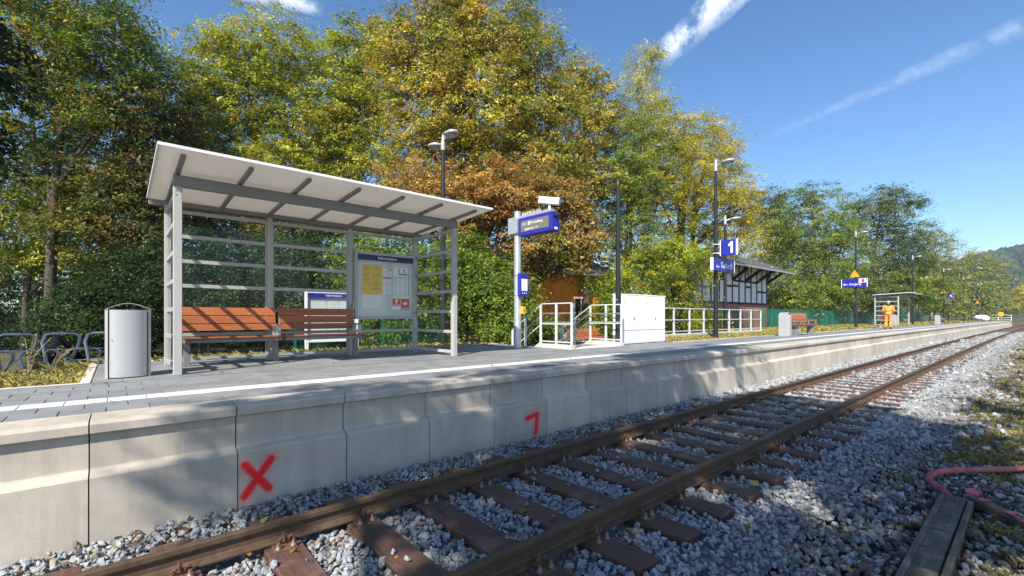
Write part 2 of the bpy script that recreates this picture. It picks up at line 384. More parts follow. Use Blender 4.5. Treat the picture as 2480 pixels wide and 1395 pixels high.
# ================================================================== THE SETTING
# ground: one sheet to the horizon; a lower yard lies behind the platform
def yard_z(x):
    t = min(1, max(0, (x - 15) / 12)); return -.65 + .61 * t * t * (3 - 2 * t)
def gz(x, y):
    y0 = y - cv(min(x, 400))
    if y0 < -6: return -.95
    if y0 < 1.7: return -1.10 + .03 * math.sin(x * .8)
    if y0 < 7.4: return -1.04 if x < 124 else -1.04 + .5 * min(1, max(0, (y0-5.2)/2)) 
    if x < -.31: zz = -.05
    elif x < 13.4: return -.70 if y0 < 9.8 else yard_z(x)
    else: zz = -.05
    if x > 13.4: return zz if y0 < 9.75 else yard_z(x)
    t = min(1, max(0, (y0 - 9.7) / 1.5)); return zz + (yard_z(x) - zz) * t
def terrain():
    xs = [-600,-400,-150,-60,-30,-15,-8,-4,-2,-1,-.36,-.26,2,5,8,11,13.35,13.45] + [13.5 + .75*i for i in range(1, 20)] + [29,32,36,40,46,52,60,70,80,90,100,110,120,123,125,130,150,180,220,260,320,400,600,900,1240]
    ys = [-900,-300,-120,-50,-20,-10,-6,-4,-2,-1,0,.5,1,1.7,2.5,3.5,4.9,5.2,6.2,7.2,7.39,7.5,8,8.8,9.6,9.74,9.8,10.2,10.6,10.9,11.3,12,13,14,16,20,26,35,50,80,150,300,900]
    vs = []; fs = []
    for x in xs:
        for y in ys: vs.append((x, y + (cv(min(x, 400))), gz(x, y + cv(min(x, 400)))))
    n = len(ys)
    for i in range(len(xs)-1):
        for j in range(n-1): fs.append((i*n+j, (i+1)*n+j, (i+1)*n+j+1, i*n+j+1))
    o = MB().add(vs, fs).build('ground', MT['soil'])
    tag(o, 'brown earth and leaf litter under the trees and beside the line', 'ground', kind='structure')
terrain()

def strip(xs, y0, y1, z, name, mat):
    mb = MB()
    vs = []; 
    for x in xs: vs += [(x, y0 + cv(x), z), (x, y1 + cv(x), z)]
    return mb.add(vs, [(2*i, 2*i+2, 2*i+3, 2*i+1) for i in range(len(xs)-1)]).build(name, mat)
XS = [-12,-6,-3,0,3,6,10,14,18,22,27,32,38,45,52,60,70,80,90,100,110,122,135,150,170,190,220,260,300,340]
tag(strip(XS, 1.25, 4.86, -1.0, 'track_bed', MT['bed']), 'bed of grey crushed stone under the single railway track', 'track bed', kind='structure')
tag(strip([8.6]+[x for x in XS if x > 9], -5, 1.3, -1.03, 'verge', MT['lawn']), 'grass verge beside the track with dry tufts', 'verge', kind='structure')
tag(strip([-12,-6,0,3,6,8.6], -5, 1.3, -1.045, 'shoulder', ground_mat('dark_earth', [(.3,(.035,.03,.025)),(.7,(.075,.065,.055))], 2.0)), 'dark earth shoulder under loose stones beside the track', 'ground', kind='structure')
tag(strip([-40,-20,-10,-4,0,4,8,12,14.5], 11.35, 14.2, -.642, 'yard', MT['asphalt']), 'dark asphalt yard behind the platform', 'yard', kind='structure')
o = MB().add([(x, y, yard_z(x) + .012) for x in (14.5,17,19,21,23,25,27,29,31) for y in (10.4, 12.0)], [(2*i,2*i+2,2*i+3,2*i+1) for i in range(8)]).build('path', MT['path'])
tag(o, 'grey ramp path climbing behind the white railing to the platform', 'path', kind='structure')

# platform: precast edge elements, pavers, drain, core
plat = thing('platform', 'railway platform of grey pavers with a white line and concrete edge', 'platform'); plat['kind'] = 'structure'
core = MB()
xs = [-12,-6,0,6,12,20,28,36,45,54,63,72,81,90,100,110,121.8]
for i in range(len(xs)-1):
    a, b = xs[i], xs[i+1]
    vs = [(a,5.02+cv(a),-1.2),(b,5.02+cv(b),-1.2),(b,7.5+cv(b),-1.2),(a,7.5+cv(a),-1.2)]; vs += [(p[0],p[1],-.009) for p in vs]
    core.add(vs, [(4,5,6,7),(0,1,5,4),(1,2,6,5),(2,3,7,6),(3,0,4,7)])
core.box(-.24, 8.5, 7.51, 10.62, -1.2, -.009); core.box(8.51, 10.69, 7.512, 8.66, -1.2, -.0092); core.box(10.7, 13.4, 7.511, 9.7, -1.2, -.0091)
tag(core.build('core', M_('joint_sand', (.12,.118,.115), .95, 0, .2, 20), plat), kind='structure')
prof = [(5.2,0),(4.785,0),(4.762,-.006),(4.75,-.022),(4.75,-.085),(4.756,-.091),(4.79,-.094),(4.797,-.102),(4.80,-.366),(4.793,-.380),(4.715,-.406),(4.703,-.420),(4.70,-1.2),(5.2,-1.2)]
EL_L = .982
em = MB().prism(prof, .004, EL_L - .005, 'x').mesh('edge_element', MT['conc'])
mark_X = concrete('concrete_red_cross', marks=[(.055,-.54,.25,-.79),(.05,-.82,.27,-.52)])
mark_7 = concrete('concrete_red_stroke', marks=[(.585,-.62,.79,-.59),(.79,-.59,.755,-.85)])
k = -8
while True:
    x = -.162 + k * EL_L
    if x > 121: break
    o = link('edge_element', em, plat, (x, cv(x), 0)); o.rotation_euler = (0, 0, cva(x))
    if k in (1, 4):
        o.data = em.copy(); o.data.materials[0] = mark_X if k == 1 else mark_7
        o['label'] = 'concrete edge element sprayed with a red cross' if k == 1 else 'concrete edge element sprayed with a red seven-shaped stroke'
    k += 1
# ribbed tread strip of the edge stones: fine raised ridges
rib = MB()
for j in range(9):
    y = 4.83 + j * .034
    for a in np.arange(-.162-8*.982, 20, .982):
        rib.box(a+.012, a+.965, y+cv(a), y+.014+cv(a), -.002, .0025)
tag(rib.build('tread_rib', MT['conc'], plat), kind='stuff')

PV = .3
pm = MB(); g = .0025
pm.add([(g,g,-.045),(PV-g,g,-.045),(PV-g,PV-g,-.045),(g,PV-g,-.045),(g,g,-.004),(PV-g,g,-.004),(PV-g,PV-g,-.004),(g,PV-g,-.004),(g+.004,g+.004,0),(PV-g-.004,g+.004,0),(PV-g-.004,PV-g-.004,0),(g+.004,PV-g-.004,0)],
       [(0,1,5,4),(1,2,6,5),(2,3,7,6),(3,0,4,7),(4,5,9,8),(5,6,10,9),(6,7,11,10),(7,4,8,11),(8,9,10,11)])
pmesh = pm.mesh('paver', MT['paver']); wmesh = pmesh.copy(); wmesh.materials[0] = MT['wpaver']; wmesh.name = 'white_paver'
rng = random.Random(4)
fld = {'paver_f': ([], [], []), 'wpaver_f': ([], [], [])}
def put_paver(x, y, white, single, w=PV, d=PV):
    dz = rng.uniform(-.0018, .0012)
    if single:
        o = link('white_paver' if white else 'paver', wmesh if white else pmesh, plat, (x, y + cv(x), dz)); o.scale = (w/PV, d/PV, 1)
        return
    V, F_, T = fld['wpaver_f' if white else 'paver_f']; n = len(V); gg = .0025
    for (a, b, z) in ((gg,gg,dz),(w-gg,gg,dz),(w-gg,d-gg,dz),(gg,d-gg,dz),(gg,gg,-.05),(w-gg,gg,-.05),(w-gg,d-gg,-.05),(gg,d-gg,-.05)):
        V.append((x+a, y+b+cv(x), z))
    F_ += [(n,n+1,n+2,n+3),(n,n+4,n+5,n+1),(n+3,n+2,n+6,n+7),(n,n+3,n+7,n+4),(n+1,n+5,n+6,n+2)]; t = rng.random(); T += [t]*5
rows = [(5.2,0,0,PV),(5.5,1,0,PV),(5.8,0,1,PV),(6.1,1,0,PV),(6.4,0,0,PV),(6.7,1,0,PV),(7.0,0,0,PV),(7.3,1,0,.165)]
for (y, off, white, dep) in rows:
    for i in range(-30, 407):
        x = i * PV + (.15 if off else 0) - .07
        put_paver(x, y, white, -1.5 < x < 8.4 and dep == PV, PV, dep)
for j in range(11):
    y = 7.53 + j * PV
    if y > 10.4: break
    for i in range(0, 46):
        x = -.24 + i * PV - (.15 if j % 2 else 0)
        w = PV
        if x < -.24: w = PV - (-.24 - x); x = -.24
        if x + w > 13.4: continue
        if 8.5 < x + w/2 < 10.7 and y > 8.3: continue
        if x + w/2 > 10.7 and y > 9.3: continue
        white = (8.55 < x + w/2 < 10.65) and y < 8.0
        put_paver(x, y, white, j == 0 and x < 8.2 and not white, w, min(PV, 10.62 - y))
for key, (V, F_, T) in fld.items():
    me = bpy.data.meshes.new(key); me.from_pydata(V, [], F_); me.update(); a = me.attributes.new('tint', 'FLOAT', 'FACE'); a.data.foreach_set('value', T)
    me.materials.append(MT[key]); o = link('paver_field' if key == 'paver_f' else 'white_paver_field', me, plat); tag(o, kind='stuff')
dr = MB()                                        # slot drain along the platform with its little teeth
dr.box(-9, 30, 7.467, 7.471, -.05, .001); dr.box(-9, 30, 7.521, 7.525, -.05, .001)
for i in range(700): dr.box(-2 + i*.04, -2 + i*.04 + .016, 7.4712, 7.5208, -.03, -.003)
dr.build('slot_drain', MT['grey_d'], plat)
# kerb stones round the shelter bay and along the back of the platform
kb = MB().cbox(0, .995, 0, .1, -.35, .012, .006).mesh('kerb_stone', MT['conc_light'])
for i in range(3):
    o = link('kerb_stone', kb, plat, (-.245, 7.56 + i*1.0, 0)); o.rotation_euler = (0,0,R(90))
for i in range(9): link('kerb_stone', kb, plat, (-.34 + i*1.0, 10.62, 0))
for i in range(3): link('kerb_stone', kb, plat, (10.7 + i*.9, 9.7, 0))
for i in range(30):
    link('kerb_stone', kb, plat, (13.45 + i*1.0, 7.53 + cv(13.45+i), -.004))
for i in range(7): link('kerb_stone', kb, plat, (-7.3 + i*1.0, 7.53, -.004))

# railway track
track = thing('railway_track', 'single railway track with rusty rails on dark wooden sleepers', 'track'); track['kind'] = 'structure'
RZ = -.76; YN, YF = 2.335, 3.835
rp = [(-.0335,0),(-.0335,-.030),(-.030,-.040),(-.007,-.052),(-.007,-.115),(-.012,-.122),(-.0625,-.137),(-.0625,-.149),(.0625,-.149),(.0625,-.137),(.012,-.122),(.007,-.115),(.007,-.052),(.030,-.040),(.0335,-.030),(.0335,0),(.026,.004),(-.026,.004)]
for yc in (YN, YF):
    vs = []; fs = []; n = len(rp)
    xs = list(np.arange(-9, 60, 3.0)) + list(np.arange(60, 345, 6.0))
    for x in xs: vs += [(x, yc + p[0] + cv(x), RZ - .004 + p[1]) for p in rp]
    for i in range(len(xs)-1):
        for j in range(n): fs.append((i*n+j, (i+1)*n+j, (i+1)*n+(j+1)%n, i*n+(j+1)%n))
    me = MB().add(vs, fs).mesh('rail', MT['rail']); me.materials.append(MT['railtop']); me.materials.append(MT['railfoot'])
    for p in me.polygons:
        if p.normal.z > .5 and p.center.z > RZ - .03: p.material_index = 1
        elif p.normal.z > .3 and p.center.z < RZ - .11: p.material_index = 2  # foot top: dusty brown made paler, the skylight on its slope painted in
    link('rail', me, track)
SP = .63; SX0 = 2.21 - 18*SP
sm = []
for v in range(4):
    bm = bmesh.new(); bmesh.ops.create_cube(bm, size=1)
    for q in bm.verts: q.co = Vector((q.co.x*.255, q.co.y*2.6, q.co.z*.16))
    bmesh.ops.bevel(bm, geom=bm.edges[:], offset=.009, segments=1, affect='EDGES')
    bmesh.ops.subdivide_edges(bm, edges=[e for e in bm.edges if abs((e.verts[0].co-e.verts[1].co).y) > 1], cuts=7)
    rr = random.Random(v)
    for q in bm.verts: q.co += Vector((rr.uniform(-.005,.005), rr.uniform(-.012,.012) if abs(q.co.y) > 1.25 else 0, rr.uniform(-.004,.003)))
    me = bpy.data.meshes.new('sleeper'); bm.to_mesh(me); bm.free(); me.materials.append(MT['sleeper']); sm.append(me)
def fastening(detail):
    f = MB(); f.cbox(-.08,.08,-.175,.175,-.165,-.150,.003) if detail else f.box(-.08,.08,-.175,.175,-.165,-.150)
    for s in (-1, 1):
        f.box(-.05,.05, s*.066-.004, s*.066+.008, -.150, -.122)
        f.box(-.045,.045, s*.058-.018, s*.058+.022, -.134, -.121)          # clamp plate
        if detail:
            f.cyl(0, s*.076, -.125, -.085, .017, .017, 6); f.cyl(0, s*.076, -.085, -.062, .011, .010, 8)
            f.tube([(-.03,s*.082,-.118),(-.035,s*.088,-.10),(-.02,s*.09,-.092)], .007, 6); f.tube([(.03,s*.082,-.118),(.036,s*.09,-.098),(.05,s*.086,-.088),(.058,s*.07,-.10)], .007, 6)
        else: f.box(-.02,.02, s*.076-.02, s*.076+.02, -.125, -.07)
    return f
def screws(detail):
    f = MB()
    for s in (-1, 1):
        for x in (-.052, .052):
            if detail: f.lathe([(.026,-.150),(.026,-.143),(.019,-.135),(.0135,-.128),(.012,-.104)], 9, Matrix.Translation((x, s*.138, 0)))
            else: f.box(x-.018, x+.018, s*.138-.018, s*.138+.018, -.150, -.112)
    return f
fm = [fastening(1).mesh('rail_fastening', MT['rust']), fastening(0).mesh('rail_fastening', MT['rust'])]
cm = [screws(1).mesh('sleeper_screw', MT['bolt'], True, 40), screws(0).mesh('sleeper_screw', MT['bolt'])]
rr = random.Random(9); farf = MB()
for i in range(230):
    x = SX0 + i*SP
    o = link('sleeper', sm[i % 4], track, (x, 3.085 + cv(x) + rr.uniform(-.02,.02), -1.005 + rr.uniform(-.004,.002))); o.rotation_euler = (0, 0, cva(x) + rr.uniform(-.012,.012))
    if i % 2: o.scale = (-1, -1, 1) if False else (1, 1, 1)
    for yc in (YN, YF):
        if x < 34:
            f = link('rail_fastening', fm[0 if x < 9 else 1], o, (0, yc - 3.085, RZ + 1.005 - .004)); 
            link('sleeper_screws', cm[0 if x < 9 else 1], o, (0, yc - 3.085, RZ + 1.005 - .004))
        elif x < 95: farf.box(x-.07, x+.07, yc-.16+cv(x), yc+.16+cv(x), -.93, -.89)
tag(farf.build('far_fastening', MT['rust'], track), kind='stuff')

# ballast: thousands of crushed stones as one heap
def stones(name, label, pts, sizes, cols, shapes, seed, parent=None):
    r = np.random.default_rng(seed); n = len(pts)
    nv = len(shapes[0][0]); faces = np.array(shapes[0][1]); nf = len(faces)
    SH = np.array([s[0] for s in shapes])[r.integers(0, len(shapes), n)]          # n,nv,3
    q = r.normal(size=(n,4)); q /= np.linalg.norm(q, axis=1, keepdims=True); w,x,y,z = q.T
    Rm = np.stack([1-2*(y*y+z*z),2*(x*y-z*w),2*(x*z+y*w),2*(x*y+z*w),1-2*(x*x+z*z),2*(y*z-x*w),2*(x*z-y*w),2*(y*z+x*w),1-2*(x*x+y*y)],1).reshape(n,3,3)
    V = np.einsum('nij,nvj->nvi', Rm, SH) * sizes[:,None,None] + pts[:,None,:]
    F_ = (faces[None] + (np.arange(n)*nv)[:,None,None]).reshape(-1, faces.shape[1])
    return poly_mesh(name, V.reshape(-1,3), F_, np.repeat(cols, nf, 0), MT['stone'], parent)
def poly_mesh(name, V, F_, cols, mat, parent=None, smooth=False):
    k = F_.shape[1]; nf = len(F_)
    me = bpy.data.meshes.new(name); me.vertices.add(len(V)); me.vertices.foreach_set('co', V.astype(np.float32).ravel())
    me.loops.add(nf*k); me.loops.foreach_set('vertex_index', F_.astype(np.int32).ravel())
    me.polygons.add(nf); me.polygons.foreach_set('loop_start', (np.arange(nf)*k).astype(np.int32)); 
    me.polygons.foreach_set('use_smooth', np.full(nf, smooth))
    me.update(calc_edges=True)
    a = me.attributes.new('Col', 'FLOAT_COLOR', 'FACE'); cc = np.ones((nf,4), np.float32); cc[:,:3] = cols; a.data.foreach_set('color', cc.ravel())
    me.materials.append(mat); return link(name, me, parent)
def stone_shapes(kind, n, seed):
    r = np.random.default_rng(seed); out = []
    for _ in range(n):
        if kind == 20:
            bm = bmesh.new(); bmesh.ops.create_icosphere(bm, subdivisions=1, radius=1)
            P = np.array([v.co[:] for v in bm.verts]); Fs = [[v.index for v in f.verts] for f in bm.faces]; bm.free()
            for _k in range(5):                                   # plane cuts give flat broken faces
                d = r.normal(size=3); d /= np.linalg.norm(d); h = r.uniform(.35,.7); s = P @ d
                P = P - np.outer(np.maximum(s-h, 0), d)
            P = P * r.uniform(.75,1.15,size=(len(P),1)) * np.array([r.uniform(.8,1.35), r.uniform(.7,1.0), r.uniform(.5,.8)])
        else:
            P = np.array([(x,y,z) for x in (-1,1) for y in (-1,1) for z in (-1,1)], float)*.72
            Fs = [(0,1,3,2),(4,6,7,5),(0,4,5,1),(2,3,7,6),(0,2,6,4),(1,5,7,3)]
            P = P + r.uniform(-.32,.32,P.shape); P *= np.array([r.uniform(.8,1.3), r.uniform(.7,1), r.uniform(.5,.8)])
        out.append((P*.5, Fs))
    return out
def ballast_top(x, y):
    """height of the stones' surface, the curve taken out of y"""
    z = np.full_like(x, -.955)
    z = np.where(y > 4.2, -.955 + .12*(y-4.2), z); z = np.where(y < 1.75, -.955 - .022*np.clip(1.75-y,0,1.4), z)
    return z
def ballast():
    r = np.random.default_rng(3)
    S20 = stone_shapes(20, 14, 5); S8 = stone_shapes(8, 14, 6)
    base = np.array([[.29,.31,.325],[.34,.36,.37],[.25,.27,.285],[.40,.405,.40],[.34,.30,.255],[.21,.16,.125]]); pw = [.40,.27,.20,.04,.05,.04]
    for (x0,x1,dens,sz,shp,nm,ylo) in ((-1.2,4.4,800,.057,S20,'ballast',-.05),(4.4,8.6,560,.060,S20,'ballast',-.15),(8.6,16,420,.070,S8,'ballast',-.2),(16,32,210,.095,S8,'ballast',.25),(32,75,85,.135,S8,'ballast',.5)):
        n = int((x1-x0)*(4.70-ylo)*dens); x = r.uniform(x0,x1,n); y = r.uniform(ylo,4.70,n)
        i = np.round((x-SX0)/SP); off = np.abs(x-SX0-i*SP); sle = (off < .135) & (y > 1.76) & (y < 4.40)
        rail = (np.abs(y-YN) < .075) | (np.abs(y-YF) < .075)
        keep = ~sle | (r.random(n) < .012); keep &= ~(rail & (r.random(n) < .8))
        keep &= ~((y < .645) & (y > .37) & (x > 3.4) & (x < 6.15))
        shoulder = y < 1.3
        keep &= ~(shoulder & (r.random(n) < .06))
        # towards the verge the stones thin out and give way to earth and grass
        edge = .75 + .25*np.sin(x*1.1) + .15*np.sin(x*2.7+1)
        edge = np.where(x > 8.2, edge + .05, edge); keep &= ~((x > 7.9) & (y < edge) & (r.random(n) < .93))
        x, y, sl = x[keep], y[keep], sle[keep]; n = len(x)
        s = sz * np.exp(r.normal(0,.28,n)); s = np.where(y < 1.2, s*1.12, s)
        z = ballast_top(x,y) + r.uniform(-.035,.012,n) - s*.12
        z = np.where(y < 1.5, z + .012*np.sin(x*3)*np.cos(y*5), z)
        z = np.where(sl, -.925 + s*.2, z); z = np.where((np.abs(y-YN)<.1)|(np.abs(y-YF)<.1), z-.012, z)
        c = base[r.choice(len(base), n, p=pw)] * r.uniform(.84,1.14,(n,1))
        br = np.clip((1.7-y)/1.0,0,1) * (r.random(n) < .62); brown = np.array([[.125,.105,.085]])*r.uniform(.6,1.6,(n,1))
        c = c*(1-br[:,None]) + brown*br[:,None]
        rs = (np.minimum(np.abs(y-YN), np.abs(y-YF)) < .28) & (r.random(n) < .38); c[rs] = c[rs]*.45 + np.array([.15,.085,.05])*r.uniform(.5,1.1,(rs.sum(),1))
        pk = (np.abs(x-4.35) < .18) & (np.abs(y-3.1) < .12) & (r.random(n) < .4); c[pk] = (.75,.35,.42)
        pts = np.stack([x, y + np.where(x>0, -x*x/8000, 0), z], 1)
        o = stones(nm, '', pts, s, c, shp, int(x0*10)+99)
        tag(o, {-1.2:'grey crushed stone round the sleepers below the shelter', 4.4:'grey crushed stone round the sleepers opposite the steps', 8.6:'grey crushed stone along the track past the wooden trough', 16:'sunlit crushed stone along the middle of the track', 32:'pale crushed stone along the far end of the track'}[x0], 'ballast', kind='stuff')
ballast()
# ================================================================== SHELTERS
def poster(parent, name, mat, x0, x1, z0, z1, y, t=.003):
    return MB().box(x0, x1, y - t, y, z0, z1).build(name, mat, parent)
def info_case(parent, x0, x1, z0, z1, y, big=True):
    """a glazed notice case looking to -Y with its header and sheets"""
    fr = MB(); w = .055
    fr.cbox(x0,x1,y-.09,y,z1-w,z1,.004); fr.cbox(x0,x1,y-.09,y,z0,z0+w,.004); fr.cbox(x0,x0+w,y-.0895,y,z0+w,z1-w,.004); fr.cbox(x1-w,x1,y-.0895,y,z0+w,z1-w,.004)
    case = fr.build('case_frame', MT['grey'] if big else MT['white'], parent)
    ix0, ix1, iz0, iz1 = x0+w, x1-w, z0+w, z1-w
    MB().box(ix0, ix1, y-.03, y-.008, iz0, iz1).build('backing', MT['backing'], case)
    hz = iz1 - (iz1-iz0)*.088
    MB().box(ix0, ix1, y-.083, y-.079, hz, iz1).build('header', MT['navy'] if big else MT['blue'], case)
    text('lettering', 'Information', (iz1-hz)*.80, MT['signwhite'], case, MX_NEGY(((ix0+ix1)/2 + .02, y-.0845, hz+(iz1-hz)*.26)), 'CENTER')
    MB().box(ix0, ix1, y-.079, y-.075, iz0, hz-.001).build('case_glass', MT['caseglass'], case)
    def P(fx, fz): return ix0 + fx*(ix1-ix0), iz0 + fz*(iz1-iz0)
    Y = y - .0315; rr = random.Random(2)
    if big:
        a = P(.08,.36); b = P(.44,.845); pc = poster(case, 'timetable_sheet', MT['poster_yellow'], a[0], b[0], a[1], b[1], Y)
        ln = MB()
        for k in range(26):
            z = b[1] - .03 - k*.0205; thick = .007 if k in (2,4,9,14,18,23) else .0022
            for (u0,u1) in ((.06,.47),(.52,.95)):
                if rr.random() < .15 and thick < .005: continue
                if thick > .005 and rr.random() < .3: continue
                xa = a[0]+(b[0]-a[0])*u0; xb = a[0]+(b[0]-a[0])*(u1 - rr.uniform(0,.12)); ln.box(xa, xb, Y-.0042, Y-.0035, z-thick, z)
        tag(ln.build('print_line', MT['print_black'], pc), kind='stuff')
        a = P(.452,.36); b = P(.602,.80); pc = poster(case, 'notice_sheet', MT['paper'], a[0], b[0], a[1], b[1], Y)
        MB().box(a[0], b[0], Y-.0043, Y-.0035, a[1]+.40*.9, a[1]+.40*.9+.03).build('red_bar', MT['red'], pc)
        MB().box(a[0], b[0], Y-.0043, Y-.0035, a[1]+.245, a[1]+.251).build('red_rule', MT['red'], pc)
        MB().lathe([(.02,0),(.02,.001)], 14, MX_NEGY((b[0]-.03, Y-.0036, b[1]-.03))).build('red_badge', MT['red'], pc)
        ln = MB()
        for k in range(22): ln.box(a[0]+.012, b[0]-.015-rr.uniform(0,.04), Y-.0042, Y-.0035, a[1]+.015+k*.0275, a[1]+.0175+k*.0275) if k not in (8,9,13,14) else None
        tag(ln.build('print_line', MT['lightgrey_print'], pc), kind='stuff')
        a = P(.614,.36); b = P(.93,.83); pc = poster(case, 'notice_sheet', MT['paper'], a[0], b[0], a[1], b[1], Y)
        gr = MB().box(a[0], a[0]+.011, Y-.0043, Y-.0035, a[1], b[1]).box(b[0]-.011, b[0], Y-.0043, Y-.0035, a[1], b[1]).box(a[0]+.0112, b[0]-.0112, Y-.0043, Y-.0035, a[1]+.40, a[1]+.409)
        gr.box(a[0]+.15, b[0]-.03, Y-.0043, Y-.0035, a[1]+.455, a[1]+.485); gr.build('green_border', MT['green_print'], pc)
        ln = MB()
        for k in range(19):
            for c in range(3): ln.box(a[0]+.03+c*.125, a[0]+.03+c*.125+.1-rr.uniform(0,.02), Y-.0042, Y-.0035, a[1]+.02+k*.0195, a[1]+.0225+k*.0195)
        for c in (.15,.28):
            for k in range(4): ln.box(a[0]+c, a[0]+c+.035, Y-.0042, Y-.0035, a[1]+.505+k*.022, a[1]+.519+k*.022)
        tag(ln.build('print_line', MT['print_black'], pc), kind='stuff')
        for (f0, f1, low) in ((.622,.772,.175),(.782,.94,.115)):
            a = P(f0,.115); b = P(f1,.345); pc = poster(case, 'red_notice', MT['paper'], a[0], b[0], a[1], b[1], Y)
            zz = P(0, low)[1]
            MB().box(a[0]+.001, b[0]-.001, Y-.0042, Y-.0035, zz, b[1]-.055).build('red_field', MT['red'], pc)
            ic = MB(); cx = (a[0]+b[0])/2; cz = (zz+b[1]-.055)/2 + .015
            for (ox,oz,rx) in ((-.035,0,.022),(0,.018,.024),(.035,0,.022),(0,-.025,.02)) if f0 > .7 else ((0,.02,.034),(0,-.035,.018)):
                ic.lathe([(rx,0),(rx,.0006)], 12, MX_NEGY((cx+ox, Y-.0044, cz+oz)))
            tag(ic.build('white_icon', MT['paper'], pc), kind='stuff')
            MB().box(a[0]+.015, b[0]-.015, Y-.005, Y-.0044, zz+.02, zz+.032).build('white_rule', MT['paper'], pc)
        a = P(.10,.13); b = P(.41,.345); pc = poster(case, 'area_map', MT['paper'], a[0], b[0], a[1], b[1], Y)
        ln = MB()
        for k in range(60):
            x = rr.uniform(a[0]+.01, b[0]-.06); z = rr.uniform(a[1]+.02, b[1]-.05)
            if rr.random() < .5: ln.box(x, x+rr.uniform(.02,.12 if x < b[0]-.14 else .04), Y-.0042, Y-.0035, z, z+.0025)
            else: ln.box(x, x+.0025, Y-.0043, Y-.0036, z, z+rr.uniform(.02,.045))
        tag(ln.build('print_line', MT['lightgrey_print'], pc), kind='stuff')
    else:
        for (f0,f1,m) in ((.06,.36,'lightgrey_print'),(.42,.62,'red'),(.66,.94,'lightgrey_print')):
            a = P(f0,.12); b = P(f1,.86); pc = poster(case, 'notice_sheet', MT['paper'], a[0], b[0], a[1], b[1], Y)
            ln = MB(); ln.box(a[0], b[0], Y-.0042, Y-.0035, b[1]-.05, b[1]-.042)
            for k in range(20): ln.box(a[0]+.02, b[0]-.03-rr.uniform(0,.05), Y-.0042, Y-.0035, b[1]-.09-k*.03, b[1]-.087-k*.03)
            tag(ln.build('print_line', MT[m], pc), kind='stuff')
    return case

def make_shelter(loc, rz, label):
    t = thing('waiting_shelter', label, 'shelter', loc, rz, 'glazed waiting shelters')
    Lx, D = 4.585, 1.62
    for x in (0, Lx):
        MB().cbox(x-.05, x+.05, -.05, .05, 0, 2.62, .006).build('post', MT['grey'], t)
    for x in (0, 1.528, 3.057, Lx):
        MB().cbox(x-.045, x+.045, D-.045, D+.045, 0, 2.66, .006).build('post', MT['grey'], t)
    MB().cbox(-.052, Lx+.052, -.052, .052, 2.622, 2.775, .005).build('front_beam', MT['grey_d'], t)
    MB().cbox(-.245, Lx+.245, D+.048, D+.16, 2.655, 2.742, .005).build('gutter', MT['grey_d'], t)
    MB().cbox(-.05, Lx+.05, D-.043, D+.046, 2.662, 2.735, .004).build('rear_beam', MT['grey_d'], t)
    z_ = lambda y: 2.752 + (1.72 - y) * .049
    for i in range(7):
        x = i * Lx / 6
        MB().prism([(-.75, z_(-.75)-.048), (-.75, z_(-.75)-.003), (D+.045, z_(D+.045)-.003), (D+.045, z_(D+.045)-.05)], x-.028, x+.028, 'x').build('rafter', MT['grey_d'], t)
    x0, x1 = -.255, Lx + .255
    for i in range(6):                             # roof panels, butted at the rafters
        a = x0 if i == 0 else i*Lx/6 + .002; b = x1 if i == 5 else (i+1)*Lx/6 - .002
        MB().prism([(-.925, z_(-.925)), (-.925, z_(-.925)+.012), (1.72, z_(1.72)+.012), (1.72, z_(1.72))], a, b, 'x').build('roof_panel', MT['roof'], t)
    tr = MB().prism([(-.945, z_(-.93)-.006), (-.945, z_(-.93)+.03), (-.927, z_(-.93)+.03), (-.927, z_(-.93)-.006)], x0-.016, x1+.016, 'x')
    for xx in (x0-.016, x1+.002): tr.prism([(-.926, z_(-.926)-.004), (-.926, z_(-.926)+.03), (1.72, z_(1.72)+.03), (1.72, z_(1.72)-.004)], xx, xx+.014, 'x')
    tr.build('roof_trim', MT['signwhite'], t)
    zs = [.09, .505, .92, 1.335, 1.75, 2.165, 2.575]
    bays = [('y', .047, 1.481), ('y', 1.575, 3.01), ('y', 3.104, Lx-.047)]
    def bay(x0, x1, D, side=None):
        for kz, z in enumerate(zs):
            h = .030
            if side is None: MB().box(x0+.022, x1-.022, D-.02, D+.02, z-h, z+h).build('crossbar', MT['grey'], t)
            else: MB().box(side-.02, side+.02, x0, x1, z-h, z+h).build('crossbar', MT['grey'], t)
            if kz < 6:
                za, zb = z+h+.001, zs[kz+1]-.031
                if side is None: MB().box(x0+.024, x1-.024, D-.003, D+.003, za, zb).build('glass_pane', MT['glass'], t)
                else: MB().box(side-.003, side+.003, x0+.001, x1-.001, za, zb).build('glass_pane', MT['glass'], t)
        if side is None:
            for xx in (x0+.001, x1-.021): MB().box(xx, xx+.020, D-.022, D+.022, .07, 2.594).build('pane_frame', MT['grey'], t)
    for (_, a, b) in bays: bay(a, b, D)
    bay(.052, D-.047, None, 0.0); bay(.052, D-.047, None, Lx)
    info_case(t, 3.118, Lx-.06, .76, 2.19, D-.05)
    MB().box(3.03, 3.085, D-.0475, D-.0462, 1.0, 1.055).build('wheelchair_sticker', MT['navy'], t)
    st = MB().lathe([(.013,0),(.013,.0005)], 12, MX_NEGY((3.058, D-.0477, 1.018))).box(3.052, 3.058, D-.0482, D-.0477, 1.02, 1.048)
    st.build('sticker_print', MT['signwhite'], t)
    for x in (0, Lx):                              # fixing bolts at the post heads
        for z in (2.56, 2.5): MB().lathe([(.011,0),(.011,.006)], 8, MX_NEGY((x-.02, -.0502, z))).build('bolt', MT['steel'], t)
    return t
SH = (.635, 7.83)
make_shelter((SH[0], SH[1], 0), 0, 'large open shelter with white roof over two wooden benches and notice case')
make_shelter((51.6, 8.25 + cv(51.6), 0), cva(51.6), 'glazed shelter beside the worker in orange, past the exit sign')

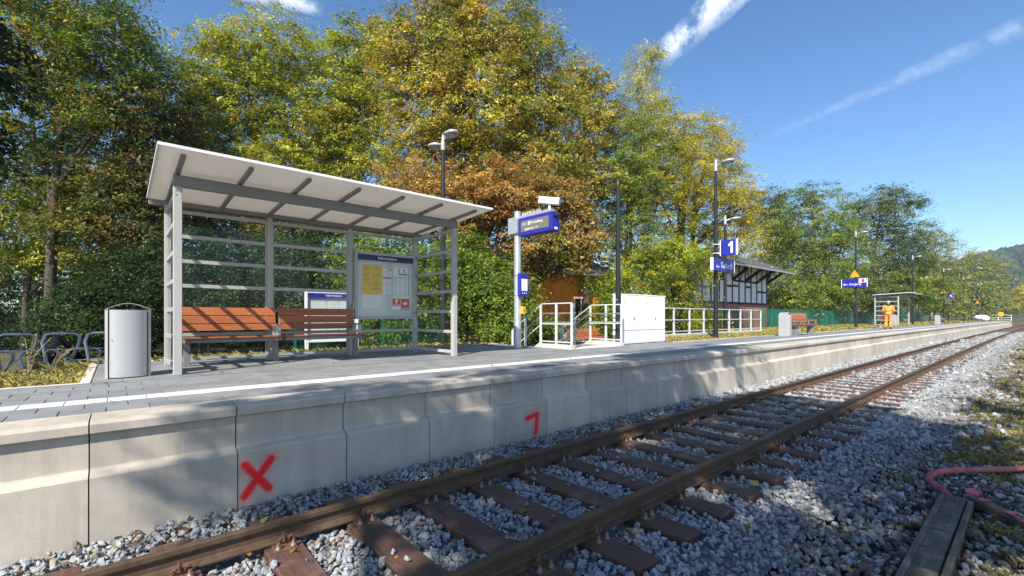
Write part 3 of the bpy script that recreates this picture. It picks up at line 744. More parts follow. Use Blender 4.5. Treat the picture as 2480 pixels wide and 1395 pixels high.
def bench_slats(t, L, arm=(True, True)):
    """backrest of three boards and a seat of four, facing -Y; y = 0 at the back of the seat"""
    for (z0, z1, y0, y1) in ((.838,.972,.085,.125),(.695,.826,.045,.085),(.572,.683,.01,.045)):
        mb = MB().prism([(y0, z0), (y0-.028, z0+.003), (y1-.028, z1), (y1, z1-.003)], 0, L, 'x'); mb.build('back_board', MT['bench'], t)
    for k in range(4):
        y0 = -.45 + k*.112; MB().cbox(-.01, L+.01, y0, y0+.104, .452 - k*.004, .482 - k*.004, .005).build('seat_board', MT['bench'], t)
def make_shelter_bench(loc, label, left_leg, rz=0):
    t = thing('bench', label, 'bench', loc, rz, 'wooden benches in the shelters'); L = 1.42
    bench_slats(t, L)
    MB().cbox(0, L, -.40, -.33, .385, .445, .004).build('support_beam', MT['grey_d'], t)
    MB().cbox(0, L, -.10, -.04, .385, .438, .004).build('support_beam', MT['grey_d'], t)
    for x in ((L-.04,) if not left_leg else (.06, L-.04)):
        MB().cbox(x-.045, x+.045, -.17, -.09, 0, .3845, .005).build('leg', MT['grey_d'], t)
        MB().prism([(-.44,.39),(-.44,.45),(-.02,.435),(-.02,.39)], x-.055, x-.049, 'x').build('bracket', MT['grey_d'], t)
    for x in (L-.05,):
        a = MB().prism([(-.36,.484),(-.36,.66),(-.10,.66),(-.10,.472),(-.11,.472),(-.11,.65),(-.35,.65),(-.35,.484)], x-.03, x+.045, 'x').build('armrest', MT['grey'], t)
        MB().cbox(x-.035, x+.05, -.40, -.06, .6605, .68, .004).build('arm_board', MT['bench'], a)
    for x in (L-.004, .0):
        MB().prism([(.005,.56),(.05,.56),(.135,.985),(.105,.985)], x, x+.008, 'x').build('back_bracket', MT['grey'], t)
    return t
b1 = make_shelter_bench((.80, 9.225, 0), 'wooden bench under the shelter, striped by bar shadows', True)
b2 = make_shelter_bench((2.285, 9.225, 0), 'wooden bench under the shelter beside the notice case', False)
dup(b1, (51.75, 9.62+cv(51.75), 0), cva(51.6), 'wooden bench inside the far shelter, nearer its glazed end')
dup(b2, (53.25, 9.62+cv(53.25), 0), cva(51.6), 'wooden bench inside the far shelter, farther from its glazed end')

def make_bin(loc, label, rz=0, group='grey litter bins'):
    t = thing('litter_bin', label, 'bin', loc, rz, group)
    w, h = .235, .90
    arc = [(w*math.sin(a)*1.0, -.10 - .12*math.cos(a*1.0)) for a in np.linspace(-1.25, 1.25, 13)]
    arc = [(x*.98/math.sin(1.25), y) for x, y in arc]
    door = [(p[0]*.86, p[1]) for p in arc] + [(arc[-1][0]*.86, -.09), (arc[0][0]*.86, -.09)]
    MB().prism(door, .012, h, 'z').build('door', MT['silver'], t, True, angle=35)
    for s in (-1, 1):
        MB().prism([(s*.207,-.155),(s*.236,-.125),(s*.240,.20),(s*.207,.20)], 0, h+.005, 'z').build('side_panel', MT['silver'], t)
    MB().box(-.206, .206, .185, .199, .01, h).build('back_panel', MT['silver'], t)
    MB().box(-.204, .204, -.088, .184, .03, h-.03).build('inner_liner', MT['dark'], t)
    hood = MB(); n = 14
    P = [(-.238 + .476*k/n, h + .006 + .085*math.sin(math.pi*k/n)) for k in range(n+1)]
    for (y0, y1) in ((-.15, .195),):
        Q = P + [(x*.985, z-.006) for x, z in P[::-1]]
        hood.prism(Q, y0, y1, 'y')
    hood.build('hood', MT['silver'], t, True, angle=40)
    MB().lathe([(.007,0),(.007,.004)], 10, MX_NEGY((-.165, -.176, .50))).build('lock', MT['black'], t)
    return t
bin1 = make_bin((.115, 8.08, 0), 'curved grey litter bin beside the large shelter')
dup(bin1, (21.25, 6.98+cv(21.6), 0), R(4), 'grey litter bin beside the free-standing platform bench')
dup(bin1, (50.2, 8.3+cv(50.2), 0), 0, 'grey litter bin beside the worker at the far shelter')
dup(bin1, (65.2, 7.35+cv(65.2), 0), 0, 'small grey litter bin beside the farthest platform bench')
dup(bin1, (12.1, 11.2, -.645), R(20), 'grey litter bin on the lower yard behind the steps')

def make_platform_bench(loc, label, rz=0):
    t = thing('bench', label, 'bench', loc, rz, 'free-standing wooden benches'); L = 1.6
    bench_slats(t, L)
    MB().cbox(.02, L-.02, -.38, -.06, .395, .446, .004).build('support_beam', MT['grey_d'], t)
    for x in (.22, L-.22): MB().cbox(x-.09, x+.09, -.33, -.13, 0, .394, .006).build('leg', MT['grey_d'], t)
    for x in (.40, L-.06):
        a = MB().prism([(-.40,.484),(-.40,.66),(-.07,.66),(-.07,.472),(-.10,.472),(-.10,.63),(-.37,.63),(-.37,.484)], x-.02, x+.02, 'x').build('armrest', MT['steel'], t)
        MB().cbox(x-.03, x+.03, -.42, -.05, .6605, .685, .004).build('arm_board', MT['bench'], a)
    for x in (.25, L-.25): MB().prism([(-.02,.45),(.03,.45),(.14,.95),(.115,.95)], x-.02, x+.02, 'x').build('back_bracket', MT['steel'], t)
    return t
pb = make_platform_bench((22.15, 7.22 + cv(22.2), 0), 'orange wooden bench with armrests on the sunny platform, beside a bin', R(-12))
dup(pb, (65.7, 7.45 + cv(65.7), 0), 0, 'tiny far wooden bench beside the last litter bin')
dup(pb, (12.2, 11.0, -.60), R(-8), 'orange wooden bench on the lower yard seen through the stair railings')

# ================================================================== LAMPS, POLES, SIGNS
def lamp_head(t, base, yaw, arm=.18, size=.37):
    Mz = Matrix.Translation(base) @ Matrix.Rotation(yaw, 4, 'Z')
    h = MB(); h.tube([Mz @ Vector(p) for p in ((.03,0,0),(arm*.6,0,.03),(arm+.05,0,.055))], [.032,.03,.028], 10).build('lamp_arm', MT['silver'], t, True, angle=50)
    Mh = Mz @ Matrix.Translation((arm+size*.75, 0, .07)) @ Matrix.Rotation(R(-4), 4, 'Y')
    a = MB().lathe([(.30,-.045),(.335,-.03),(.35,0),(.335,.035),(.26,.06),(.12,.07)], 28, Mh, sx=size*2/.7*.7, sy=size*2/.7*.55).build('lamp_head', MT['silver'], t, True, angle=50)
    MB().lathe([(.25,-.052),(.25,-.046)], 24, Mh, sx=size*2/.7*.7, sy=size*2/.7*.55).build('lens', MT['grey_d'], a)
    fins = MB()
    for k in range(4): fins.box(-.13+k*.07, -.10+k*.07, -.13, .13, -.056, -.0525, Mh)
    fins.build('led_strip', MT['paper'], a)
def make_lamp(loc, label, h=6.85, heads=((R(-90)),), rz=0, group='black platform lamps'):
    t = thing('street_lamp', label, 'street lamp', loc, rz, group)
    MB().tube([(0,0,0),(0,0,.9),(0,0,h*.55),(0,0,h-.45)], [.092,.088,.068,.055], 14).build('pole', MT['black'], t, True, angle=60)
    MB().tube([(0,0,h-.449),(0,0,h-.2),(0,0,h)], [.068,.066,.04], 14).build('pole_cap', MT['silver'], t, True, angle=60)
    for k, a in enumerate(heads): lamp_head(t, (0,0,h-.26+(.10 if k else 0)), a)
    MB().lathe([(.016,0),(.016,.004)], 10, MX_NEGX((-.089, 0, 2.0))).build('number_plate', MT['signwhite'], t)
    return t
lampY = 8.35
make_lamp((17.4, 8.09, 0), 'tall black lamp post carrying the platform 1 and station name signs')
LP = [(39.1, 8.30,'black lamp post carrying the exit sign and a yellow warning triangle'),(58.9,7.95,'black lamp post standing just behind the far shelter'),(77.9,7.6,'far black lamp post with a small platform sign and yellow triangle'),
      (96.9,7.25,'far black lamp post with one small narrow blue sign'),(117,6.95,'farthest black lamp post beside the white bundle at the platform end')]
for (x, y, lb) in LP: make_lamp((x, y, 0), lb)
make_lamp((22.4, 9.95, -.25), 'slim black lamp post behind the white ramp railing', 6.0, (R(-60),))
make_lamp((7.42, 11.72, -.65), 'black lamp post with two round heads behind the shelter', 6.92, (R(90), R(-90)))
p = at(-75, 9.2); make_lamp((p.x, p.y, -.65), 'dark lamp of the yard in front of the maples', 4.95, (R(-55),))
t = thing('pole', 'plain black pole without lamp beside the white cabinet', 'pole', (10.86, 7.87, 0))
MB().tube([(0,0,0),(0,0,.9),(0,0,2.4),(0,0,4.55)], [.085,.08,.066,.05], 14).build('shaft', MT['black'], t, True, angle=60)
MB().lathe([(.05,4.551),(.05,4.66),(.03,4.70)], 14).build('pole_cap', MT['black'], t, True, angle=50)
MB().lathe([(.014,0),(.014,.004)], 10, MX_NEGX((-.073, 0, 1.3))).build('number_plate', MT['signwhite'], t)

def sign_box(name, label, cat, loc, wx, wy, z0, z1, cap='y', group=None):
    """a box sign; cap = the axis whose two end faces are white"""
    t = thing(name, label, cat, loc, 0, group)
    MB().cbox(-wx/2, wx/2, -wy/2, wy/2, z0, z1, .006).build('panel', MT['blue'], t)
    if cap == 'y':
        for s in (-1, 1): MB().cbox(-wx/2-.004, wx/2+.004, s*(wy/2+.018)-.016, s*(wy/2+.018)+.016, z0-.004, z1+.004, .004).build('end_cap', MT['signwhite'], t)
    else:
        for s in (-1, 1): MB().cbox(s*(wx/2+.018)-.016, s*(wx/2+.018)+.016, -wy/2-.004, wy/2+.004, z0-.004, z1+.004, .004).build('end_cap', MT['signwhite'], t)
    return t
def numeral(t, x, y, z, h):
    """a bold figure 1 on a face that looks to -X; y is its middle"""
    k = h; MB().prism([(y-.13*k,z),(y+.06*k,z),(y+.06*k,z+.66*k),(y+.26*k,z+.60*k),(y+.26*k,z+.76*k),(y+.02*k,z+k),(y-.13*k,z+k)], x-.0012, x, 'x').build('numeral', MT['signwhite'], t)
# platform number 1, hung towards the track
P1 = (17.4, 8.09)
t = sign_box('platform_sign', 'square blue sign with a white numeral 1 on the lamp post', 'sign', (P1[0], P1[1]-.50, 0), .12, .56, 3.12, 3.70)
numeral(t, -.0605, -.115, 3.20, .43)
for z in (3.24, 3.58): MB().box(-.03, .03, .298, .62, z-.018, z+.018).build('clamp_arm', MT['white'], t)
for z in (3.24, 3.58): MB().tube([(.11*math.cos(a), .50+.11*math.sin(a), z) for a in np.linspace(0, 2*math.pi, 13)[:-1]], .014, 6, closed=True).build('clamp', MT['white'], t)
# station name
t = sign_box('station_sign', 'long blue station name sign with white lettering on the lamp post', 'sign', (P1[0]+.28, P1[1]-.15, 0), 1.78, .10, 2.55, 3.02, 'x')
text('lettering', 'Balve', .135, MT['signwhite'], t, MX_NEGY((-.66, -.0505, 2.67)), squeeze=.9)
text('lettering', 'Garbeck', .33, MT['signwhite'], t, MX_NEGY((-.27, -.0505, 2.68)), squeeze=.86)
for x in (-.45, .0): MB().box(x-.02, x+.02, .05, .09, 2.6, 2.97).build('clamp_arm', MT['white'], t)
# exit sign
P2 = (39.1, 8.30)
t = sign_box('exit_sign', 'blue exit sign with a white arrow pointing left and a magenta pictogram', 'sign', (P2[0]-.15, P2[1]+.05, 0), .12, 1.42, 2.88, 3.46)
text('lettering', 'Ausgang', .21, MT['signwhite'], t, MX_NEGX((-.0605, .30, 3.02)))
MB().box(-.0615, -.0605, .38, .60, 3.055, 3.085).prism([(.55,3.0),(.52,3.03),(.585,3.07),(.52,3.11),(.55,3.14),(.64,3.07)], -.0615, -.0605, 'x').build('arrow', MT['signwhite'], t)
pc = MB().box(-.0615, -.0605, -.68, -.26, 3.17, 3.455).build('pictogram', MT['paper'], t)
MB().prism([(-.42,3.21),(-.58,3.18),(-.58,3.44),(-.42,3.41)], -.0630, -.0616, 'x').box(-.063, -.0616, -.40, -.37, 3.22, 3.40).build('door_mark', MT['magenta'], pc)
def tri_sign(loc, label, s=.54):
    t = thing('warning_sign', label, 'sign', loc, 0, 'yellow warning triangles on the lamp posts')
    def T(k): return [(k*math.sin(a)*s*.62, k*math.cos(a)*s*.62) for a in (0, R(120), R(240))]
    MB().prism(T(1.0), -.02, 0, 'x').build('plate', MT['yellow'], t)
    ring = MB(); A, B = T(.84), T(.74)
    for i in range(3):
        j = (i+1) % 3; ring.add([(-.0215,*A[i]),(-.0215,*A[j]),(-.0215,*B[j]),(-.0215,*B[i])], [(0,1,2,3)])
    ring.build('black_border', MT['print_black'], t)
    MB().box(-.022, -.021, -.02, .02, -.02, .16).box(-.022, -.021, -.11, .11, -.07, -.04).build('symbol', MT['print_black'], t)
    MB().box(0, .1, -.02, .02, -.05, -.02).build('bracket', MT['galv'], t)
    return t
tri_sign((P2[0]-.17, P2[1]+.02, 3.74), 'yellow warning triangle above the blue exit sign')
tri_sign((77.9-.17, 7.6, 3.9), 'yellow warning triangle above the far platform number sign')
tri_sign((117-.17, 6.95, 3.35), 'yellow warning triangle on the farthest lamp post')
t = sign_box('platform_sign', 'far small blue sign with numeral 1 under a yellow triangle', 'sign', (77.9, 7.6-.55, 0), .12, .58, 3.05, 3.62)
numeral(t, -.0605, -.115, 3.13, .42)
for z in (3.15, 3.5): MB().box(-.03, .03, .31, .6, z-.02, z+.02).build('clamp_arm', MT['white'], t)
t = sign_box('station_sign', 'far end-on blue station sign below the far numeral 1 sign', 'sign', (78.5, 7.35, 0), 1.78, .10, 2.45, 2.92, 'x')
text('lettering', 'Garbeck', .33, MT['signwhite'], t, MX_NEGY((-.35, -.0505, 2.58)), squeeze=.86)
MB().box(-.4, -.36, .05, .24, 2.6, 2.64).build('clamp_arm', MT['white'], t)
t = sign_box('station_sign', 'narrow blue sign on the far lamp post without triangle', 'sign', (97.2, 7.05, 0), 1.2, .10, 2.7, 3.4, 'x')
MB().box(-.4, -.36, .05, .2, 2.9, 2.95).build('clamp_arm', MT['white'], t)

# train display on a galvanised post
t = thing('display_post', 'thick galvanised post with a blue train display arm', 'display', (7.80, 8.77, 0))
MB().cyl(0, 0, 0, 3.50, .096, .09, 20).build('post', MT['galv'], t, True, angle=50)
MB().cyl(0, 0, 3.501, 3.515, .094, .085, 20).build('post_cap', MT['galv'], t)
MB().cbox(-.14, -.115, -.10, .22, 2.93, 3.35, .004).box(-.115, .12, -.12, -.10, 2.95, 3.33).box(-.115, .12, .10, .12, 2.95, 3.33).build('mounting_clamp', MT['galv'], t)
MB().cbox(-.07, .07, -1.25, -.095, 3.30, 3.37, .005).build('arm', MT['galv'], t)
bx = MB().cbox(-.13, .13, -1.36, -.18, 2.84, 3.285, .008).build('display_box', MT['blue'], t)
MB().box(-.136, -.131, -1.25, -.28, 2.93, 3.20).build('screen', MT['screen'], bx)
text('lettering', '12:13', .085, MT['paper'], bx, MX_NEGX((-.1365, -.31, 3.09)), squeeze=.8)
MB().box(-.1375, -.1365, -.62, -.54, 3.08, 3.16).build('train_field', MT['paper'], bx)
text('lettering', 'Fröndenberg', .095, MT['paper'], bx, MX_NEGX((-.1365, -.65, 3.09)), squeeze=.8)
text('lettering', 'zuginfo.nrw  +++', .085, MT['paper'], bx, MX_NEGX((-.1365, -.42, 2.96)), squeeze=.8)
MB().box(-.05, .05, -1.366, -1.361, 2.87, 2.92).build('type_plate', MT['paper'], bx)
MB().lathe([(.062,0),(.062,.07),(.05,.10),(.02,.11)], 18, MX_NEGY((0, -1.36, 3.20)), ).build('loudspeaker', MT['black'], bx, True, angle=40)
sp = MB()
for k in range(16):
    for s in (-1, 1): sp.tube([(s*.03, -.15 - k*.05, 3.37), (s*.05, -.15 - k*.05 + .01, 3.47)], .0016, 4)
tag(sp.build('pigeon_spike', MT['steel'], t), kind='stuff')
t = thing('security_camera', 'white security camera on top of the train display', 'camera', (7.80, 7.62, 3.37), R(-62))
MB().cyl(0, 0, 0, .12, .035, .03, 12).build('mount', MT['white'], t)
Mc = Matrix.Translation((0,0,.20)) @ Matrix.Rotation(R(10), 4, 'Y')
MB().prism([(-.08,-.07),(.08,-.07),(.09,.02),(.06,.085),(-.06,.085),(-.09,.02)], -.25, .25, 'x', Mc).build('housing', MT['white'], t)
MB().prism([(-.06,-.05),(.06,-.05),(.07,.02),(.045,.065),(-.045,.065),(-.07,.02)], -.256, -.251, 'x', Mc).build('window', MT['grey_d'], t)
t = thing('notice_box', 'small rounded blue notice box strapped to the galvanised post', 'notice box', (7.83, 8.60, 1.32))
bm = MB().cbox(-.165, .165, -.06, .05, 0, .60, .03); bx = bm.build('box', MT['blue'], t)
sh = poster(bx, 'timetable_sheet', MT['paper'], -.10, .10, .15, .45, -.0603)
ln = MB()
for k in range(13): ln.box(-.085, .085 - (k*7 % 5)*.012, -.0645, -.0636, .17+k*.02, .173+k*.02)
tag(ln.build('print_line', MT['lightgrey_print'], sh), kind='stuff')
for k in range(3): MB().lathe([(.016,0),(.016,.001)], 10, MX_NEGY((-.06+k*.06, -.0605, .09))).build('pictogram', MT['paper'], bx)
for z in (.05, .55): MB().tube([(.10*math.cos(a)-.03, .17+.10*math.sin(a), z) for a in np.linspace(0, 2*math.pi, 15)[:-1]], .008, 6, closed=True).build('strap', MT['steel'], t)
t = thing('call_box', 'small orange-yellow box on the galvanised post below the blue notice box', 'box', (7.86, 8.655, .88))
MB().cbox(-.05, .07, -.06, .03, 0, .19, .01).build('housing', MT['yellow'], t); MB().box(-.02, .04, -.062, -.0605, .06, .13).build('slot', MT['grey_d'], t)

# white switch cabinets
t = thing('switch_cabinet', 'large white two-door switch cabinet on the platform', 'cabinet', (11.0, 7.82, 0))
MB().cbox(0, 2.3, 0, .34, .02, .40, .006).build('plinth', MT['whiteg'], t)
MB().cbox(0, 2.3, .004, .336, .405, 1.44, .006).build('body', MT['whiteg'], t)
MB().cbox(-.015, 2.315, -.014, .352, 1.4402, 1.475, .006).build('lid', MT['whiteg'], t)
for k in range(2):
    d = MB().cbox(.02+k*1.14, 1.13+k*1.14, -.012, .0035, .42, 1.43, .004).build('door', MT['whiteg'], t)
    MB().cbox(.50+k*1.14, .56+k*1.14, -.03, -.0122, .74, .95, .006).build('handle', MT['white'], d)
    MB().cbox(.515+k*1.14, .555+k*1.14, -.05, -.0302, .76, .80, .004).build('lock', MT['grey_d'], d)
    x = (.06 if k == 0 else 1.28); MB().prism([(x-.035,1.22),(x+.045,1.22),(x+.005,1.30)], -.0145, -.0122, 'y').build('warning_label', MT['yellow'], d)
    MB().box(.02+k*1.14, 1.13+k*1.14, -.006, -.0002, .05, .33).build('plinth_panel', MT['whiteg'], t)

# steps down to the yard with their railings
t = thing('steps', 'concrete steps leading down behind the platform between railings', 'steps', (8.6, 7.55, 0))
for k in range(4):
    MB().cbox(.03, 1.97, 1.15+k*.29, 1.15+(k+1)*.29+.02, -.163*(k+1)-.12, -.163*(k+1), .006).build('step', MT['conc_light'], t)
for x in (-.10, 1.90+.07):
    MB().prism([(.0,-.25),(.0,.10),(1.13,.10),(2.45,-.62),(2.45,-.85)], x, x+.14, 'x').build('side_kerb', MT['conc_light'], t)
MB().box(.0, 1.96, 1.10, 1.1495, -.7, -.002).build('top_riser', MT['conc_light'], t)
def stair_rail(x, label, inner):
    t = thing('railing', label, 'railing', (x, 7.55, 0))
    sl = .60; K = 1.1; E = 2.3
    def zt(y, z): return z if y <= K else z - (y-K)*sl
    for z in (1.15, .62, .16):
        MB().tube([(0,.05,z),(0,K,z),(0,E,zt(E,z))], .018, 8).build('rail_tube', MT['white2'], t, True, angle=60)
    for y in (.05, .58, K+.05, 1.75, E):
        MB().cbox(-.02, .02, y-.03, y+.03, zt(y,.10)-.04, zt(y,1.15), .003).build('post', MT['white2'], t)
    for z in (.90, .66):
        MB().tube([(inner*.10,.02,z),(inner*.10,K+.02,z),(inner*.10,E+.1,zt(E+.1,z))], .021, 10).build('handrail', MT['steel'], t, True, angle=60)
        for y in (.58, 1.75): MB().tube([(0,y,zt(y,z)-.05),(inner*.10,y,zt(y,z)-.015)], .008, 6).build('handrail_bracket', MT['steel'], t)
stair_rail(8.57, 'white stair railing with steel handrails beside the galvanised post', 1)
stair_rail(10.64, 'white stair railing with steel handrails beside the white cabinet', -1)
# ramp railing
t = thing('railing', 'long white railing on a concrete kerb along the ramp behind the grass', 'railing', (13.5, 9.84, 0))
LR = 13.0
MB().cbox(0, LR, -.08, .10, -.5, .10, .008).build('kerb', MT['conc_light'], t)
for z in (1.16, .68, .20): MB().box(0, LR, -.02, .02, z-.02, z+.02).build('rail_bar', MT['white2'], t)
for k in range(11):
    x = .03 + k*(LR-.06)/10
    MB().cbox(x-.025, x+.025, -.035, .035, .10, 1.185, .004).build('post', MT['white2'], t)
    MB().prism([(x-.09,.1005),(x+.09,.1005),(x+.026,.18),(x-.026,.18)], -.033, .033, 'y').build('foot', MT['white2'], t)
# far end: railing, round yellow sign, white bundle
t = thing('railing', 'small far white railing at the end of the platform', 'railing', (117.5, 6.2+cv(117)+1.7, 0))
for z in (.25, .65, 1.1): MB().box(0, 5, -.03, .03, z-.025, z+.025).box(5-.03, 5.03, -3.2, -.031, z-.025, z+.025).build('rail_bar', MT['white'], t)
for x in (0, 1.6, 3.3, 4.97): MB().box(x-.04, x+.04, -.04, .04, 0, 1.12).build('post', MT['white'], t)
for y in (-1.6, -3.2): MB().box(4.96, 5.04, y-.04, y+.04, 0, 1.12).build('post', MT['white'], t)
t = thing('round_sign', 'round yellow sign at the far platform railing', 'sign', (122.3, 4.9+cv(122)+1.2, 0))
MB().lathe([(.38,0),(.38,.03)], 24, MX_NEGX((-.05, 0, 1.28))).build('disc', MT['yellow'], t); MB().cyl(0, 0, 0, 1.4, .04, .04, 8).build('post', MT['galv'], t)
MB().box(-.09, -.083, -.05, .05, 1.1, 1.45).build('symbol', MT['print_black'], t)
bm = bmesh.new(); bmesh.ops.create_icosphere(bm, subdivisions=3, radius=1)
for v in bm.verts:
    w = 1 + .02*math.sin(v.co.x*5+v.co.z*4); v.co = Vector((v.co.x*.9*w, v.co.y*1.0*w, v.co.z*.58*w + .56 + .08*v.co.y))
me = bpy.data.meshes.new('white_bundle'); bm.to_mesh(me); bm.free(); shade(me); me.materials.append(MT['white'])
tag(link('white_bundle', me, None, (115.5, 6.35, 0)), 'egg-shaped white wrapped bundle near the far end of the platform', 'bundle')

# notice board in the yard, seen through the shelter glass
p = at(739, 11.9); t = thing('notice_board', 'white-framed notice board on legs behind the shelter glass', 'notice board', (p.x, p.y, -.65))
info_case(t, .0, 1.42, .78, 2.14, .05, False)
for x in (0, 1.34): MB().cbox(x, x+.08, -.04, .04, 0, .779, .004).build('leg', MT['white'], t)

# bicycle rack in the yard
t = thing('bicycle_rack', 'tubular steel bicycle rack with high and low hoops', 'bicycle rack', (-2.36, 12.9, -.65))
MB().box(-.3, 2.5, -.03, .03, .02, .07).box(-.3, 2.5, .55, .61, .02, .07).build('base_rail', MT['galv'], t)
for k in range(7):
    x = .1 + k*.31; hi = 1.12 if k % 2 == 0 else .80
    pth = [(x,-.02,.07),(x-.05,-.05,hi*.55),(x-.10,-.04,hi*.85),(x-.06,0,hi-.03),(x+.02,.02,hi),(x+.36,.02,hi),(x+.44,.02,hi-.06),(x+.43,.05,hi*.82),(x+.30,.2,hi*.5),(x+.28,.4,.3),(x+.28,.57,.07)]
    h = MB().tube(pth, .028, 8).build('wheel_hoop', MT['galv'], t, True)
    MB().tube([(x-.07,-.05,hi*.72),(x+.25,-.10,hi*.72),(x+.30,-.10,hi*.66),(x+.05,-.08,hi*.42),(x-.05,-.05,hi*.5)], .009, 6).build('lock_loop', MT['galv'], h, True)
    MB().box(x+.24, x+.40, .0, .045, hi-.02, hi+.035).build('rubber_pad', MT['black'], h)
MB().box(1.95, 2.25, -.08, -.075, .34, .60).build('plate', MT['paper'], t)
bm = bmesh.new(); bmesh.ops.create_icosphere(bm, subdivisions=4, radius=1)
for v in bm.verts:
    a = math.atan2(v.co.y, v.co.x); h = max(0, v.co.z); fold = 1 + .10*math.sin(a*7) * (1-h) + .05*math.sin(a*3+1)
    v.co = Vector((v.co.x*.85*fold*(1-.35*h), v.co.y*.6*fold*(1-.3*h), max(-.02, v.co.z)*1.25*(1+.08*math.sin(a*4))))
me = bpy.data.meshes.new('tarpaulin'); bm.to_mesh(me); bm.free(); shade(me); me.materials.append(MT['tarp'])
me.transform(Matrix.Scale(.72, 4))
tag(link('covered_heap', me, None, (-1.25, 17.2, -.65)), 'heap under a dark tarpaulin in the shade behind the bicycle rack', 'tarpaulin')

# ================================================================== FENCE AND BUILDINGS
def fence(name, label, x0, n, y, strips, group=None):
    t = thing(name, label, 'fence', (x0, y, 0)); W_ = 2.5; H = 1.43
    for k in range(n+1):
        x = k*W_; z = yard_z(x0+x); MB().box(x-.03, x+.03, -.02, .02, z-.05, z+H+.04).build('post', MT['fence'], t)
    rr = random.Random(n)
    for k in range(n):
        a = k*W_+.04; b = (k+1)*W_-.04; za, zb = yard_z(x0+a), yard_z(x0+b); m = MB()
        zz = lambda x: za + (zb-za)*(x-a)/(b-a)
        if strips:
            nn = 26
            for i in range(nn):
                xa = a + (b-a)*i/nn; xb = a + (b-a)*(i+.94)/nn; d0, d1 = rr.uniform(-.02,.02), rr.uniform(-.02,.02); top = H - rr.uniform(0,.03)
                m.add([(xa,d0-.002,zz(xa)+.05),(xb,d1-.002,zz(xb)+.05),(xb,d1-.002,zz(xb)+top),(xa,d0-.002,zz(xa)+top),(xa,d0+.002,zz(xa)+.05),(xb,d1+.002,zz(xb)+.05),(xb,d1+.002,zz(xb)+top),(xa,d0+.002,zz(xa)+top)],
                      [(0,1,2,3),(7,6,5,4),(3,2,6,7),(0,3,7,4),(1,5,6,2)])
            tag(m.build('strip_panel', MT['fence_strip'], t), kind='stuff')
        else:
            for i in range(49):
                x = a + (b-a)*i/48; z = zz(x); m.box(x-.0028, x+.0028, -.0028, .0028, z+.03, z+H)
            for j in range(8):
                z = .05 + j*.195
                m.add([(a,-.009,za+z),(b,-.009,zb+z),(b,.009,zb+z),(a,.009,za+z),(a,-.009,za+z+.006),(b,-.009,zb+z+.006),(b,.009,zb+z+.006),(a,.009,za+z+.006)], [(0,1,5,4),(2,3,7,6),(4,5,6,7),(3,2,1,0)])
            tag(m.build('wire_panel', MT['fence'], t), kind='stuff')
fence('mesh_fence', 'green wire mesh fence in front of the shrubs and orange house', 3.6, 12, 13.0, False)
fence('strip_fence', 'green fence closed with plastic strips along the far yard', 33.6, 28, 12.6, True)

t = thing('orange_house', 'low house with orange rendered wall and grey slate roof behind shrubs', 'house', (13.6, 16.0, -.65))
MB().box(0, 8.0, 0, 6, 0, 3.9).build('wall', MT['orange_wall'], t)
rf = MB().prism([(-.55,3.72),(-.55,3.86),(3.0,5.3),(6.55,3.86),(6.55,3.72),(3.0,5.15)], -.4, 8.4, 'x').build('roof', MT['slate'], t)
MB().cbox(-.4, 8.4, -.60, -.551, 3.62, 3.80, .01).build('gutter', MT['grey_d'], t)
MB().cyl(1.7, -.06, .2, 3.65, .05, .05, 10).build('downpipe', MT['grey_d'], t)
w = MB().box(4.6, 5.7, -.03, .02, 1.3, 2.5).build('window', MT['white'], t); MB().box(4.68, 5.11, -.04, -.031, 1.38, 2.42).box(5.19, 5.62, -.04, -.031, 1.38, 2.42).build('pane', MT['dark'], w)
pl = MB().box(.05, 7.95, -.04, -.002, 0, .5).build('plinth', MT['grey_d'], t)

# half-timbered goods shed
GX, GY = 38.8, 14.0
t = thing('goods_shed', 'half-timbered white goods shed with wide slate roof on brick base', 'shed', (GX, GY, -.05))
L0 = -11.0
MB().box(L0, 0, 0, 3.6, 1.75, 4.9).build('plaster_wall', MT['plaster'], t)
MB().box(L0-.05, .05, -.05, 3.65, 0, 1.7495).build('brick_base', MT['brick'], t)
tb = lambda *a: MB().box(*a).build('timber_beam', MT['timber'], t)
xs = [0, -.95, -1.95, -3.0, -4.05, -5.1, -6.2, -7.2, -8.2, -9.4, -10.6]
for x in xs: tb(x-.07, x+.07, -.035, -.001, 1.76, 4.88)
tb(L0, .1, -.045, -.002, 1.75, 1.90); tb(L0, .1, -.045, -.002, 4.72, 4.9)
for (a, b, z) in ((-1.95,-4.05,3.42),(-4.05,-6.2,3.42),(0,-1.95,2.75),(-6.2,-7.2,3.0),(-3.0,-4.05,3.05),(-5.1,-6.2,3.05),(-7.2,-9.4,3.42)): tb(b+.07, a-.07, -.034, -.0015, z-.07, z+.07)
for (x0_, x1_) in ((-4.05,-3.2),(-4.05,-4.9),(-8.2,-7.4),(-8.2,-9.0)):
    MB().prism([(x0_-.06,4.7),(x0_+.06,4.7),(x1_+.06,3.5),(x1_-.06,3.5)], -.033, -.0012, 'y').build('timber_brace', MT['timber'], t)
for x in (0.0, -1.95, -4.05, -6.2, -8.2, -10.6):
    MB().prism([(-.04,3.35),(-.04,3.6),(-1.15,4.35),(-1.3,4.28)], x-.09, x+.09, 'x').build('eave_strut', MT['timber'], t)
    MB().prism([(-1.38,4.10),(-1.38,4.24),(-.04,4.86),(-.04,4.68)], x-.08, x+.08, 'x').build('rafter', MT['timber'], t)
MB().prism([(.02,3.1),(.02,3.35),(1.6,4.75),(1.85,4.72)], .1, .26, 'y').build('end_strut', MT['timber'], t)
MB().tube([(1.85,-1.1,4.25),(1.5,-.8,3.9),(.1,.1,2.6)], .045, 8).build('downpipe', MT['galv'], t)
